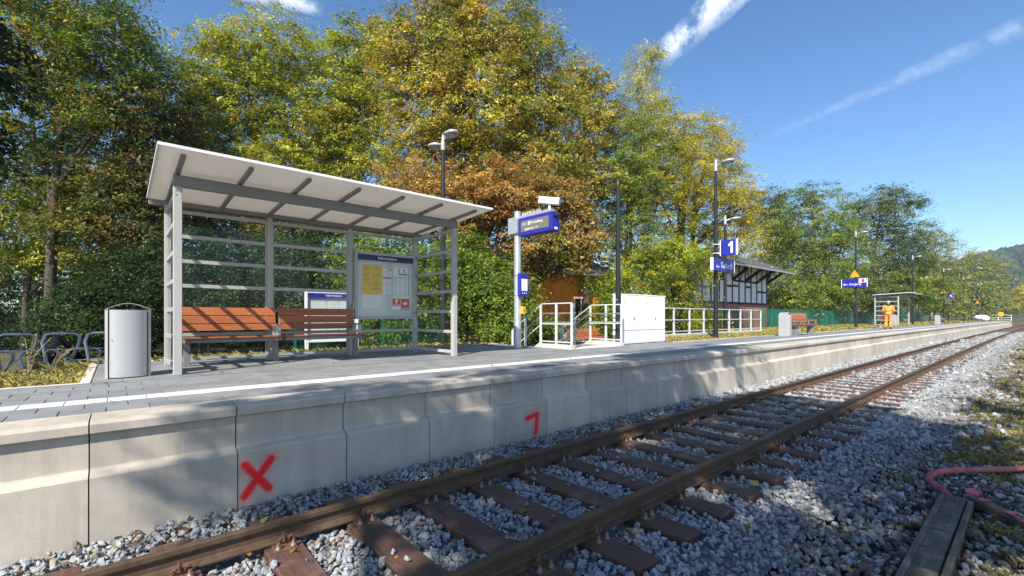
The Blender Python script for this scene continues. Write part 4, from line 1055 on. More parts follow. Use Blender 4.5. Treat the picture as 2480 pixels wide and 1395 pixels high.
dpt = 3.6; rw = MB().prism([(-1.42,4.22),(-1.42,4.34),(1.8,5.72),(5.0,4.34),(5.0,4.22),(1.8,5.58)], L0-1.0, 1.9, 'x').build('roof', MT['slate'], t)
MB().cbox(L0+4.5, L0+7.5, 1.2, 2.4, 5.60, 5.86, .02).build('ridge_cap', MT['slate'], rw)
MB().prism([(0.0,4.9),(3.6,4.9),(1.8,5.56)], -.06, 0, 'x').build('gable', MT['plaster'], t)
MB().cbox(L0-1.0, 1.9, -1.50, -1.421, 4.18, 4.29, .01).build('gutter', MT['galv'], t)

# ================================================================== TRACKSIDE THINGS
t = thing('cable_trough', 'weathered wooden cable trough beside the track', 'trough', (3.5, .385, -1.035))
for k, (a, b) in enumerate(((0,.78),(.785,1.62),(1.625,2.72))): MB().cbox(a, b, .055, .235, .03, .085, .006).build('cover_board', MT['oldwood'], t)
for y in (0, .202): MB().cbox(0, 2.60, y, y+.040, -.02, .105, .006).build('side_board', MT['oldwood'], t)
t = thing('timber_beam', 'short grey timber splashed with pink paint at the trough end', 'beam', (6.20, .36, -1.01), R(-140))
MB().cbox(-.05, .95, -.05, .05, 0, .09, .006).build('beam', MT['oldwood'], t)
for (x, w, y0, y1) in ((.30,.05,-.06,.06),(.46,.06,-.075,.075),(.70,.12,-.06,.06),(.02,.04,-.03,.055)):
    MB().cbox(x, x+w, y0, y1, .0905, .098, .002).build('pink_patch', MT['pink'], t)
MB().cbox(.31, .50, -.055, -.03, .0985, .104, .002).build('pink_patch', MT['pink'], t)
pth = [(13.5,-2.6,-.97),(11.0,-1.3,-.96),(9.4,-.5,-.94),(8.5,-.13,-.925),(7.8,.10,-.915),(7.4,.36,-.91),(7.08,.62,-.915),(6.86,.745,-.93),(6.66,.765,-.94),(6.46,.70,-.95),(6.30,.61,-.955),(6.15,.55,-.975)]
q = []
for i in range(len(pth)-1):
    for s in np.linspace(0, 1, 24, endpoint=False):
        p0 = Vector(pth[max(i-1,0)]); p1 = Vector(pth[i]); p2 = Vector(pth[i+1]); p3 = Vector(pth[min(i+2,len(pth)-1)])
        q.append(.5*((2*p1)+(p2-p0)*s+(2*p0-5*p1+4*p2-p3)*s*s+(3*p1-p0-3*p2+p3)*s**3))
o = MB().tube(q, [.034 if i % 2 else .0295 for i in range(len(q))], 12).build('corrugated_hose', MT['hose'], None, True)
tag(o, 'pink-stained corrugated hose curving over the stones beside the trough', 'hose')
o = MB().cbox(-.07,.07,-.04,.04,0,.012,.003).build('yellow_tag', MT['ochre'], None, loc=(5.0, 1.92, -.922)); o.rotation_euler = (0, 0, .4)
o = tag(o, 'small flat yellow tag lying on a sleeper end', 'tag')
o = MB().prism([(-.1,-.04),(.02,-.06),(.12,-.01),(.06,.05),(-.08,.04)], 0, .02, 'z').build('pink_stone', MT['pink'], None, loc=(6.42,.42,-.94)); tag(o, 'flat stone painted pink beside the end of the trough', 'stone')

# ================================================================== THE WORKER
def person(loc, rz):
    t = thing('person', 'worker in orange high-visibility suit walking away along the platform', 'person', loc, rz)
    H = 1.84; k = H/1.80
    J = {'pel':(0,0,.98),'spi':(0,.01,1.15),'che':(0,.015,1.36),'neck':(0,.0,1.52),
         'lhip':(-.10,0,.92),'lkn':(-.12,.02,.50),'lan':(-.13,-.03,.10),'lto':(-.15,.12,.045),
         'rhip':(.10,0,.92),'rkn':(.11,.05,.50),'ran':(.11,.03,.10),'rto':(.13,.18,.045),
         'lsh':(-.20,0,1.45),'lel':(-.28,-.02,1.18),'lwr':(-.22,.16,1.05),'rsh':(.20,0,1.45),'rel':(.27,-.03,1.17),'rwr':(.23,.14,1.02)}
    def skin(name, edges, rad, mat, sub=2, root=None):
        names = []; 
        for a, b in edges:
            for q in (a, b):
                if q not in names: names.append(q)
        me = bpy.data.meshes.new(name); me.from_pydata([Vector(J[n])*k for n in names], [(names.index(a), names.index(b)) for a, b in edges], [])
        o = bpy.data.objects.new(name, me); C.objects.link(o)
        o.modifiers.new('skin', 'SKIN'); sk = me.skin_vertices[0].data
        for i, n in enumerate(names):
            r_ = rad[n]; sk[i].radius = r_ if isinstance(r_, tuple) else (r_, r_); sk[i].use_root = (n == (root or names[0]))
        s = o.modifiers.new('sub', 'SUBSURF'); s.levels = sub; s.render_levels = sub
        dg = bpy.context.evaluated_depsgraph_get(); m2 = bpy.data.meshes.new_from_object(o.evaluated_get(dg)); bpy.data.objects.remove(o)
        m2.materials.clear(); m2.materials.append(mat); shade(m2); m2.name = name
        return link(name, m2, t)
    J.update(lel2=(-.265,.04,1.14), rel2=(.26,.03,1.12), head=(0,.01,1.60), lha=(-.20,.23,1.03), rha=(.22,.20,.98), hem=(0,0,.86))
    # body: one continuous figure from boots to neck
    body = skin('body', [('pel','spi'),('spi','che'),('che','neck'),('neck','head'),('pel','lhip'),('lhip','lkn'),('lkn','lan'),('lan','lto'),('pel','rhip'),('rhip','rkn'),('rkn','ran'),('ran','rto'),
         ('che','lsh'),('lsh','lel'),('lel','lwr'),('lwr','lha'),('che','rsh'),('rsh','rel'),('rel','rwr'),('rwr','rha')],
         dict(pel=.15,spi=.16,che=.155,neck=.065,head=.06,lhip=.105,lkn=.085,lan=.075,lto=.05,rhip=.105,rkn=.085,ran=.075,rto=.05,lsh=.085,lel=.06,lwr=.045,lha=.035,rsh=.085,rel=.06,rwr=.045,rha=.035), MT['hivis'], 2, 'pel')
    jk = skin('jacket', [('hem','pel'),('pel','spi'),('spi','che'),('che','lsh'),('lsh','lel'),('lel','lel2'),('che','rsh'),('rsh','rel'),('rel','rel2')],
         dict(hem=.20,pel=.188,spi=.18,che=.185,lsh=.095,lel=.075,lel2=.07,rsh=.095,rel=.075,rel2=.07), MT['hivis'], 2, 'hem')
    for z, r_ in ((1.02,.198),(1.22,.194)):
        MB().lathe([(r_,z*k),(r_+.004,(z+.005)*k),(r_+.004,(z+.04)*k),(r_,(z+.045)*k)], 20, None, 1.0, .82).build('reflective_band', MT['reflect'], jk, True)
    for s, kx, ky in ((-1,-.125,-.005),(1,.11,.04)):
        MB().lathe([(.094,.32),(.097,.325),(.097,.37),(.094,.375)], 14, Matrix.Translation((kx*k, ky*k, 0))).build('reflective_band', MT['reflect'], body, True)
    hd = MB().lathe([(.03,1.56),(.062,1.58),(.082,1.63),(.088,1.69),(.082,1.75),(.06,1.79),(.02,1.805)], 18, Matrix.Scale(k, 4), .92, 1.08).build('head', MT['skin'], t, True)
    MB().lathe([(.086,1.66),(.094,1.70),(.089,1.76),(.066,1.80),(.02,1.815)], 18, Matrix.Scale(k, 4) @ Matrix.Translation((0,-.012,0)), .95, 1.08).build('hair', MT['hair'], hd, True)
    for s in (-1, 1): MB().lathe([(.012,-.012),(.026,0),(.012,.012)], 10, Matrix.Translation((s*.084*k, .0, 1.675*k)) @ Matrix.Rotation(R(90),4,'Y')).build('ear', MT['skin'], hd, True)
    MB().prism([(.085,1.69),(.118,1.655),(.085,1.65)], -.012, .012, 'x', Matrix.Scale(k, 4)).build('nose', MT['skin'], hd)
    for s in (-1, 1): MB().lathe([(.004,0),(.010,.004),(.004,.008)], 8, Matrix.Translation((s*.032*k, .089*k, 1.70*k)) @ Matrix.Rotation(R(-90),4,'X')).build('eye', MT['dark'], hd)
    MB().box(-.025*k, .025*k, .084*k, .092*k, 1.618*k, 1.626*k).build('mouth', MT['red'], hd)
    for s, a in ((-1, J['lha']), (1, J['rha'])):
        h = MB()
        base = Vector(a)*k
        h.lathe([(.02,-.045),(.042,-.02),(.045,.02),(.03,.045)], 10, Matrix.Translation(base) @ Matrix.Rotation(R(-80),4,'X'), 1, .55)
        for i in range(4): 
            x = -.03 + i*.02; L_ = (.062,.072,.068,.052)[i]
            h.tube([base+Vector((x,.04,0)), base+Vector((x,.04+L_*.55,-.012)), base+Vector((x,.04+L_*.75,-.045))], [.0095,.009,.0075], 6)
        h.tube([base+Vector((-s*.035,.0,0)), base+Vector((-s*.06,.03,-.008)), base+Vector((-s*.055,.06,-.02))], [.011,.010,.008], 6)
        h.build('hand', MT['skin'], t, True)
    for s, a, b in ((-1, J['lan'], J['lto']), (1, J['ran'], J['rto'])):
        bx = (a[0]+b[0])/2*k
        MB().prism([(a[1]*k-.075,0),(b[1]*k+.05,0),(b[1]*k+.055,.05),(b[1]*k-.02,.085),(a[1]*k+.06,.14),(a[1]*k-.07,.15)], bx-.048, bx+.048, 'x').build('boot', MT['boot'], t, True, angle=30)
    MB().tube([Vector((.115*math.cos(a), .01+.10*math.sin(a), 1.53 + .03*math.sin(a)))*k for a in np.linspace(0,2*math.pi,13)[:-1]], .035, 8, closed=True).build('collar', MT['boot'], jk, True)
person((38.1, 6.35, 0.0), R(-75))
# ================================================================== TREES AND SHRUBS
PAL = dict(
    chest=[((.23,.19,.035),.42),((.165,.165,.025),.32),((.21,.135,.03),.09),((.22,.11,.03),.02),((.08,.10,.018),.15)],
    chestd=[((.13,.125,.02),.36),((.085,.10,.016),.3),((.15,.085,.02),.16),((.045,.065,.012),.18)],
    chesty=[((.19,.185,.022),.46),((.135,.155,.018),.34),((.21,.15,.024),.08),((.06,.085,.014),.12)],
    chestb=[((.23,.145,.042),.40),((.21,.10,.036),.22),((.19,.155,.036),.24),((.09,.095,.02),.14)],
    maple=[((.048,.085,.012),.34),((.09,.125,.014),.28),((.21,.18,.02),.22),((.022,.042,.009),.13),((.22,.11,.03),.03)],
    horn=[((.15,.175,.02),.42),((.27,.225,.02),.20),((.075,.11,.014),.28),((.035,.06,.01),.10)],
    horny=[((.33,.25,.02),.42),((.20,.20,.02),.34),((.10,.13,.015),.16),((.30,.14,.03),.08)],
    birch=[((.26,.26,.10),.5),((.18,.19,.065),.35),((.32,.28,.10),.15)],
    green=[((.078,.105,.016),.40),((.13,.15,.022),.36),((.038,.060,.012),.24)],
    alder=[((.036,.056,.014),.40),((.066,.088,.022),.36),((.10,.115,.034),.24)],
    willow=[((.13,.145,.042),.4),((.19,.175,.04),.25),((.08,.10,.028),.35)],
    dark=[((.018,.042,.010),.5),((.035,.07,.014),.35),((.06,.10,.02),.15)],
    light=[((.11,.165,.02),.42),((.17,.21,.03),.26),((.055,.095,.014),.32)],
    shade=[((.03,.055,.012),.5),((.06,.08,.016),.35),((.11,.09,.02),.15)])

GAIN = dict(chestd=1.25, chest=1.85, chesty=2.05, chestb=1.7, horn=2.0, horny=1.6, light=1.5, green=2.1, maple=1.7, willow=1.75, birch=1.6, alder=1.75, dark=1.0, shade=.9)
def lownoise(P, seed, freq):
    r = np.random.default_rng(seed); s = np.zeros(len(P))
    for _ in range(7): s += np.cos(P @ (r.normal(size=3)*freq) + r.uniform(0, 6.28))
    return s / 7 ** .5
def leaves(name, P, Nn, L, col, parent, aspect=.55, seed=0, mat='leaf', tri=False):
    r = np.random.default_rng(seed); n = len(P)
    t = r.normal(size=(n,3)); t -= (t*Nn).sum(1)[:,None]*Nn; t /= np.linalg.norm(t,axis=1)[:,None] + 1e-9; s = np.cross(Nn, t)
    L = L[:,None]; Wd = L*aspect*.5
    V = np.stack([P - t*L*.5, P + s*Wd + t*L*.05 + Nn*L*.06, P + t*L*.5 - Nn*L*.10, P - s*Wd + t*L*.05 + Nn*L*.06], 1).reshape(-1,3)
    if tri:                                     # a leaf too small to show its outline: one slim triangle
        V = np.stack([P - t*L*.5 + s*Wd*.5, P + s*Wd*-1.0 + t*L*.0 + Nn*L*.08, P + t*L*.5 - Nn*L*.08], 1).reshape(-1,3)
        return poly_mesh(name, V, np.arange(n*3).reshape(n,3), col, MT[mat], parent, False)
    F_ = np.arange(n*4).reshape(n,4)
    return poly_mesh(name, V, F_, col, MT[mat], parent, False)
def crown_points(blobs, nleaf, per, clump, seed, shell=.55, flat=.55, amp=.30):
    r = np.random.default_rng(seed)
    c = np.array([b[0] for b in blobs], float); rad = np.array([b[1] for b in blobs], float)
    w = (rad[:,0]*rad[:,1]*rad[:,2]) ** (2/3); w /= w.sum()
    nc = max(8, nleaf // per); bi = r.choice(len(blobs), nc, p=w)
    d = r.normal(size=(nc,3)); d /= np.linalg.norm(d,axis=1)[:,None]
    k = 1 - shell * r.random(nc)**1.6
    wob = 1 + amp*lownoise(d*1.0 + c[bi]*.35, seed+1, 2.6)
    P = c[bi] + d*rad[bi]*(k*np.clip(wob,.55,1.35))[:,None]
    # every clump is a small spray of leaves, flattened and drooping at its rim
    sc = clump*np.exp(r.normal(0,.3,nc))
    ci = np.repeat(np.arange(nc), per); n = len(ci)
    # leaves sit along a few drooping branchlets that fan out from the clump's stalk
    nb = 5; od = d[:,None,:]*np.array([.75,.75,.35]) + r.normal(size=(nc,nb,3))*np.array([.75,.75,.75*flat]); od /= np.linalg.norm(od,axis=2)[:,:,None]
    ln = (.75 + .7*r.random((nc,nb)))*sc[:,None]
    b_ = r.integers(0, nb, n); s_ = r.random(n)**.7
    Q = P[ci] + od[ci,b_]*(ln[ci,b_]*s_)[:,None] + np.clip(r.normal(size=(n,3)),-1.8,1.8)*np.array([.17,.17,.09])*sc[ci][:,None]
    Q[:,2] -= .32*sc[ci]*s_**2
    out = (Q - c[bi][ci])/rad[bi][ci]; out /= np.linalg.norm(out,axis=1)[:,None] + 1e-9
    N_ = out*.5 + np.array([0,0,.75]) + r.normal(size=(n,3))*.42; N_ /= np.linalg.norm(N_,axis=1)[:,None]
    return P, Q, N_, ci
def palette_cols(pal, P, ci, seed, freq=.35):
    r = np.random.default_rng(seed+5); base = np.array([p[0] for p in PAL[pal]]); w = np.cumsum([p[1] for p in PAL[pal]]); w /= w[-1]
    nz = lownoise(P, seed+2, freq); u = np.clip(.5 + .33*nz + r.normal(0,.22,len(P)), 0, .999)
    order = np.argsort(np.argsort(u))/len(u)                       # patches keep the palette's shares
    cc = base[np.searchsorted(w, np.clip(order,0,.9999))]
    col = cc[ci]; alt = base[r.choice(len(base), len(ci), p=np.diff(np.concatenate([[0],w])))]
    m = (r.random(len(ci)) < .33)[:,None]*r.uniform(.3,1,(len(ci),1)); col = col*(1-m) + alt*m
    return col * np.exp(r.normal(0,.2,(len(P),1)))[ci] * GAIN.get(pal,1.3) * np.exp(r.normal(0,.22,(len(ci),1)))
def wood(blobs, base, P, seed, r0, name, mat, parent, stems=1, twigs=60):
    rr = random.Random(seed); mb = MB(); base = Vector(base)
    cs = sorted(blobs, key=lambda b: b[0][2]); top = max(b[0][2] + .3*b[1][2] for b in blobs)
    cen = sum((Vector(b[0]) for b in blobs), Vector()) / len(blobs)
    trunks = []
    for s in range(stems):
        a = rr.uniform(0, 6.28); off = Vector((math.cos(a), math.sin(a), 0)) * (0 if stems == 1 else rr.uniform(.2,.9)*r0*4)
        n = 7; pts = []
        for i in range(n+1):
            f = i/n; q = (base+off).lerp(Vector((cen.x, cen.y, top)) + off*2.5, f**2.2); q.x += rr.uniform(-.12,.12)*f*3*r0*2; q.y += rr.uniform(-.12,.12)*f*3*r0*2; q.z = base.z - .15 + (top-base.z)*f
            pts.append(q)
        rad = [r0*(1.25 if i == 0 else (1-.85*i/n)) for i in range(n+1)]
        mb.tube(pts, rad, 9); trunks.append((pts, rad))
    for b in blobs:
        c = Vector(b[0]); pts, rad = trunks[rr.randrange(len(trunks))]
        zt = max(base.z + (top-base.z)*.16, c.z - (c - Vector((cen.x,cen.y,c.z))).length*.9 - .5)
        i = min(len(pts)-2, max(0, int((zt-base.z)/(top-base.z)*(len(pts)-1)))); p0 = pts[i]
        mid = p0.lerp(c, .5) + Vector((rr.uniform(-.4,.4), rr.uniform(-.4,.4), rr.uniform(0,.5)))
        rb = max(.03, rad[i]*.62); mb.tube([p0, p0.lerp(mid,.55), mid, mid.lerp(c,.6), c], [rb, rb*.85, rb*.7, rb*.5, rb*.3], 6)
        near = [Vector(q) for q in P if (Vector(q)-c).length < max(b[1])*1.1]; rr.shuffle(near)
        for q in near[:max(6, twigs//len(blobs))]:
            s0 = mid.lerp(c, rr.uniform(.0,1.0)); m = s0.lerp(q,.5) + Vector((rr.uniform(-.25,.25), rr.uniform(-.25,.25), rr.uniform(-.1,.3)))
            mb.tube([s0, m, q], [rb*.40, rb*.26, .012], 4, False)
    return mb.build(name, mat, parent, True)
def tree(name, label, base, blobs, pal, nleaf, leaf, seed, r0=.22, clump=.6, per=42, bark='bark', stems=1, cat='tree', group='trees behind the platform', shell=.55, aspect=.55, twigs=70, pal2=None, flat=.55, amp=.30):
    b0 = Vector(base); t = thing(name, label, cat, b0, 0, group)
    bl = [((Vector(c)-b0)[:], r_) for c, r_ in blobs]
    nl = int(nleaf*2.12); P, Q, N_, ci = crown_points(bl, nl, int(per*2.4), clump*1.12, seed, shell, flat*.82, amp)
    zmin = .05; Q[:,2] = np.maximum(Q[:,2], zmin + .1*np.random.default_rng(seed).random(len(Q)))
    col = palette_cols(pal, P, ci, seed)
    if pal2:
        c2 = palette_cols(pal2[0], P, ci, seed+7); m = pal2[1](P)[ci][:,None]; col = col*(1-m) + c2*m
    r = np.random.default_rng(seed+9); L = leaf*np.exp(r.normal(0,.25,len(Q)))
    leaves('crown' if cat == 'tree' else 'foliage', Q, N_, L*.80, col, t, aspect*1.15, seed, tri=True)
    wood(bl, (0,0,0), P, seed, r0, 'trunk' if cat == 'tree' else 'stems', MT[bark], t, stems, twigs)
    return t
def B(px, py, d, rx, ry, rd=None):
    c = at(px, d, py); k = d/F_PX; h = rx*k; return (c[:], (h, rd or h, ry*k))
def base_at(px, d, z=None):
    p = at(px, d); p.z = gz(p.x, p.y) if z is None else z; return p
def Bs(d, lst): return [B(a[0], a[1], d + (a[4] if len(a) > 4 else 0), a[2], a[3]) for a in lst]

tree('maple_tree', 'tall green and yellow maple with dense crown behind the bicycle rack', base_at(120,17), Bs(17,[(110,-60,170,130),(250,60,95,100),(300,130,85,85),(345,170,45,60),(60,120,130,120),(190,200,140,100),(70,300,120,110),(290,270,90,90)]), 'maple', 34000, .15, 11, .2, .62)
tree('maple_tree', 'slender maple with dark green low boughs behind the bicycle rack', base_at(60,19), Bs(19,[(150,390,120,90),(40,440,110,80),(260,400,90,80),(120,520,110,60),(20,590,90,60),(150,620,80,45)]), 'maple', 20000, .15, 12, .14, .6)
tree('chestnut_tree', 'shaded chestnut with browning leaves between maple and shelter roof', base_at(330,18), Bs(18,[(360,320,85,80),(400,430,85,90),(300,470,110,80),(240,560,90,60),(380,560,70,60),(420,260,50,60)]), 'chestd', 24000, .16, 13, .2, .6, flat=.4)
tree('chestnut_tree', 'broad yellow-green chestnut behind the middle of the shelter roof', base_at(640,22), Bs(22,[(620,120,105,65),(545,170,90,80),(700,160,80,100),(500,260,70,90),(600,270,120,100),(710,300,90,90),(540,390,110,80),(660,420,110,70),(470,370,50,80)]), 'chesty', 42000, .17, 14, .3, .62, flat=.42)
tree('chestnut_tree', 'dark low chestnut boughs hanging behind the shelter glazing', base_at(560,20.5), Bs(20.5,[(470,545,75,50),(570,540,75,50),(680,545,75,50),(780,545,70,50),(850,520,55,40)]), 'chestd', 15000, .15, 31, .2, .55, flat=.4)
tree('chestnut_tree', 'bright yellow-green chestnut squeezed between two larger chestnuts', base_at(850,23), Bs(23,[(860,120,75,50),(820,200,75,80),(890,230,70,90),(830,320,90,80),(880,420,90,70),(800,430,80,70)]), 'chesty', 28000, .17, 15, .24, .62, flat=.42)
tree('chestnut_tree', 'largest golden-brown chestnut towering behind the lamp with two round heads', base_at(1150,21), Bs(21,[(1090,60,110,80),(1210,40,110,75),(960,110,80,70),(1040,160,120,90),(1180,150,130,95),(1290,150,75,90),(1300,260,90,100),(1180,270,140,90),(1040,280,110,90),(1060,390,120,80),(1190,390,130,80),(1320,370,80,80)]), 'chest', 62000, .17, 16, .36, .62, flat=.42, pal2=('chestb', lambda P: np.clip((5.5-P[:,2])/4,0,1)))
tree('chestnut_tree', 'rust-brown low chestnut boughs hanging behind the train display', base_at(1180,18.5), Bs(18.5,[(1000,470,90,60),(1110,490,100,70),(1230,480,110,75),(1340,500,90,80),(1400,560,70,60),(1300,600,100,45),(1400,620,60,35),(1130,560,60,40)]), 'chestb', 30000, .16, 17, .22, .55, flat=.38, twigs=120)
tree('chestnut_tree', 'golden chestnut with open crown and sky gaps beside the pale birch', base_at(1420,24), Bs(24,[(1415,190,55,40),(1450,270,45,60),(1380,250,60,60),(1420,340,70,60),(1360,420,60,60),(1450,440,60,60)]), 'chest', 17000, .17, 18, .2, .6, shell=.8, flat=.42)
tree('birch_tree', 'pale yellow-green birch standing tall above the yellow hornbeam', base_at(1555,36), Bs(36,[(1575,130,42,36),(1545,200,48,50),(1580,260,38,50),(1540,300,50,50),(1560,370,60,60)]), 'birch', 20000, .13, 19, .2, .6, 42, 'barkl', shell=.9, flat=.9)
tree('hornbeam_tree', 'green hornbeam beside the yellow one, behind the plain black pole', base_at(1500,25), Bs(25,[(1525,310,60,60),(1490,420,66,85),(1545,440,60,85),(1470,540,62,62),(1535,580,70,60)]), 'green', 22000, .12, 20, .16, .55, stems=2)
tree('hornbeam_tree', 'bright yellow broad hornbeam rising behind the white cabinet and ramp railing', base_at(1650,26), Bs(26,[(1615,320,75,65),(1700,340,75,65),(1580,420,85,80),(1680,430,95,80),(1755,440,58,75),(1640,520,105,70),(1745,530,70,70),(1795,505,36,60),(1795,580,42,45)]), 'horn', 46000, .13, 21, .22, .55, stems=3, pal2=('horny', lambda P: np.clip(.35+.16*P[:,2]/3+.12*P[:,0],0,1)))
tree('hornbeam_tree', 'low shaded hornbeam thicket with thin stems behind the ramp railing', base_at(1640,24), Bs(24,[(1560,640,70,50),(1640,620,70,50),(1690,650,45,45),(1545,690,50,50),(1600,700,60,50),(1665,730,45,40)]), 'horn', 21000, .12, 22, .07, .5, stems=7)
tree('maple_tree', 'dark round-topped maple far behind the goods shed', base_at(1865,62), Bs(62,[(1862,482,30,26),(1890,500,26,26),(1850,530,45,40),(1890,560,40,50)]), 'alder', 9000, .28, 23, .25, 1.0)
tree('willow_tree', 'soft grey-green willow close behind the shed roof', base_at(1880,50), Bs(50,[(1860,600,50,55),(1900,640,50,50),(1830,660,40,40),(1890,560,40,40)]), 'willow', 12000, .2, 24, .2, .8, flat=.8)
tree('ash_tree', 'broad green ash with pale trunk behind the platform bench', base_at(1968,46), Bs(46,[(1940,475,40,32),(1990,490,50,40),(1920,550,60,55),(2000,560,70,55),(1960,600,85,50),(2040,600,50,60),(1930,650,60,40),(2010,660,60,40)]), 'green', 28000, .2, 25, .28, .85, 42, 'barkl')
tree('alder_tree', 'dark ragged alder with one bough reaching out, behind the far shelter', base_at(2110,58), Bs(58,[(2140,470,34,26),(2110,510,45,45),(2170,500,40,36),(2206,488,28,18),(2060,520,35,50),(2140,570,70,50),(2200,560,28,30),(2110,640,80,60),(2190,640,60,60)]), 'alder', 30000, .24, 26, .3, .95, shell=.7)
tree('birch_tree', 'pale distant birch beside the dark ragged alder', base_at(2255,80), Bs(80,[(2250,570,26,26),(2285,585,24,26),(2235,610,40,36),(2280,640,40,40),(2225,660,45,45)]), 'willow', 13000, .28, 27, .25, 1.1, 42, 'barkl', shell=.8)
tree('willow_tree', 'yellow-green distant willow where the platform lamps end', base_at(2350,105), Bs(105,[(2345,632,36,26),(2385,650,32,30),(2320,670,45,40),(2375,690,45,40),(2408,700,22,26),(2330,720,50,35)]), 'willow', 18000, .36, 28, .3, 1.3, flat=.8)
tree('willow_tree', 'small dull green tree low beside the far end of the platform', base_at(2430,140), Bs(140,[(2410,735,26,22),(2432,748,20,18),(2395,752,24,18)]), 'willow', 7000, .4, 29, .2, 1.2, flat=.8)
tree('shrub', 'golden shrub beside the track beyond the end of the platform', base_at(2462,180), Bs(180,[(2450,730,16,24),(2475,715,22,30),(2490,735,24,28)]), 'horny', 8000, .45, 30, .1, 1.3, cat='shrub', group='shrubs far along the line')

# shrubs behind the fence and yard
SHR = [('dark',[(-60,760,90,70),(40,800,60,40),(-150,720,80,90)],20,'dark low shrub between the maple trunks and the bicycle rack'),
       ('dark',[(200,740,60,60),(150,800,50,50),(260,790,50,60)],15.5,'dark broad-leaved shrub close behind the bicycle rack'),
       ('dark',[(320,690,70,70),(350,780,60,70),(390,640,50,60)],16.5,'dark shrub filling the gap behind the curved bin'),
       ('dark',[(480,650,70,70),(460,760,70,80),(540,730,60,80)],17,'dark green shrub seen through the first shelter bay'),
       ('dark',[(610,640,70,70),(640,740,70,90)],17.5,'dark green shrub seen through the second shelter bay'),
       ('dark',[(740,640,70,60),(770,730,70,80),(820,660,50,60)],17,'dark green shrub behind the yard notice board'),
       ('light',[(905,600,60,50),(880,680,50,60),(960,650,60,60)],16,'light green shrub rising above the notice case'),
       ('light',[(1000,740,60,60),(930,780,60,45),(1040,660,50,60)],15.6,'light green shrub behind the end glazing next to the notice case'),
       ('light',[(1120,640,55,60),(1150,720,55,60),(1090,740,40,60)],15.8,'light green hazel with bare lower stems behind the mesh fence'),
       ('light',[(1200,690,50,60),(1235,740,40,50),(1215,790,40,35)],15.2,'light green shrub behind the galvanised post'),
       ('light',[(1285,800,30,22),(1330,805,30,20),(1268,760,16,24)],16.5,'low green bush at the foot of the orange house'),
       ('horn',[(1455,690,36,8),(1490,674,30,12)],19,'yellow-green bough shrub hanging across the orange house'),
       ('light',[(1495,750,34,34),(1470,795,30,20)],18,'green bush behind the white cabinet and plain pole'),
       ('horn',[(1650,775,60,22),(1590,770,40,26),(1710,775,40,20)],25,'dense green bush close behind the ramp railing'),
       ('green',[(1870,720,30,28),(1900,700,36,34),(1935,720,34,32)],40,'green bush beside the gable end of the goods shed'),
       ('green',[(1990,720,40,34),(2030,700,38,40)],44,'green bush behind the strip fence near the exit sign'),
       ('alder',[(2080,700,44,40),(2130,720,44,36)],48,'dark bush behind the far shelter'),
       ('green',[(2180,690,44,46),(2235,710,44,40)],56,'leafy bush close behind the far shelter roof'),
       ('willow',[(2280,700,40,40),(2310,730,36,28)],68,'grey-green bush behind the far lamp posts')]
for i, (pal, bl, d, lb) in enumerate(SHR):
    far = d > 30; px = sum(b[0] for b in bl)/len(bl)
    tree('shrub', lb, base_at(px, d), Bs(d, bl), pal, 7000 if far else (15000 if pal == 'dark' else 2600 if 'orange house' in lb else 10500), (.2 if far else .115)*(1 if d < 50 else 1.2), 60+i, .05, .5 if not far else .8, 38, stems=4, cat='shrub', group='shrubs behind the fence and yard', twigs=50)
# the wood behind: one mass
def mass(name, label, pts_blobs, pal, nleaf, leaf, seed, clump):
    P, Q, N_, ci = crown_points(pts_blobs, nleaf, 40, clump, seed, .5, .7); col = palette_cols(pal, P, ci, seed, .15)
    Q[:,2] = np.maximum(Q[:,2], -.6); r = np.random.default_rng(seed)
    o = leaves(name, Q, N_, leaf*np.exp(r.normal(0,.25,len(Q))), col, None, .9, seed, tri=True); tag(o, label, 'wood', kind='stuff')
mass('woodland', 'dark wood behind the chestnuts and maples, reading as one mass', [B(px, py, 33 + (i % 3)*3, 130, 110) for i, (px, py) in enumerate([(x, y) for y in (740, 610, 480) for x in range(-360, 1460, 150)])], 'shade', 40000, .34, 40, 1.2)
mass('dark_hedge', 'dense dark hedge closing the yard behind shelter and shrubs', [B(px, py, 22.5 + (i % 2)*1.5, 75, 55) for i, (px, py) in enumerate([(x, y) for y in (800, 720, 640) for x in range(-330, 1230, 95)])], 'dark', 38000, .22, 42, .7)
mass('far_thicket', 'thicket behind the goods shed and strip fence, reading as one mass', [B(px, py, 75 + (i % 3)*6, 60, 40) for i, (px, py) in enumerate([(x, y) for y in (740, 690) for x in range(1780, 2360, 70)])], 'willow', 20000, .42, 41, 1.8)

# trees on the camera's side of the line, outside the picture; their crowns shade the track
def side_tree(label, base, bl, n, seed, leaf=.16, pal='maple', clump=.32):
    tree('maple_tree', label, base, bl, pal, n, leaf, seed, .2, clump, 36, group='trees on the near side of the line', shell=.95, amp=.10)
def shade_blob(x, y, z, h, rx, ry, rz=1.1):
    """a crown blob that throws its shade on the point (x, y, z) from h metres above"""
    return ((x - .96*h, y - .55*h, z + h), (rx, ry, rz))
side_tree('maple on the near side of the line shading track and wall', Vector((-6.5,-4.6,-.95)),
          [shade_blob(2.6,2.4,-.9,8.3,1.2,1.1), shade_blob(3.6,3.9,-.9,8.8,1.5,.9), shade_blob(3.4,1.6,-.9,8.0,1.6,1.2), shade_blob(5.2,3.0,-.9,8.4,1.5,1.1), shade_blob(5.4,4.9,-.5,9.2,1.5,.6), shade_blob(1.45,4.75,-.2,9.4,.95,.34,.8), shade_blob(2.7,4.75,-.3,9.6,.8,.3,.8), shade_blob(1.7,4.6,-.55,9.0,.7,.3,.7), shade_blob(2.4,.6,-.9,7.4,1.5,1.0)], 27000, 81)
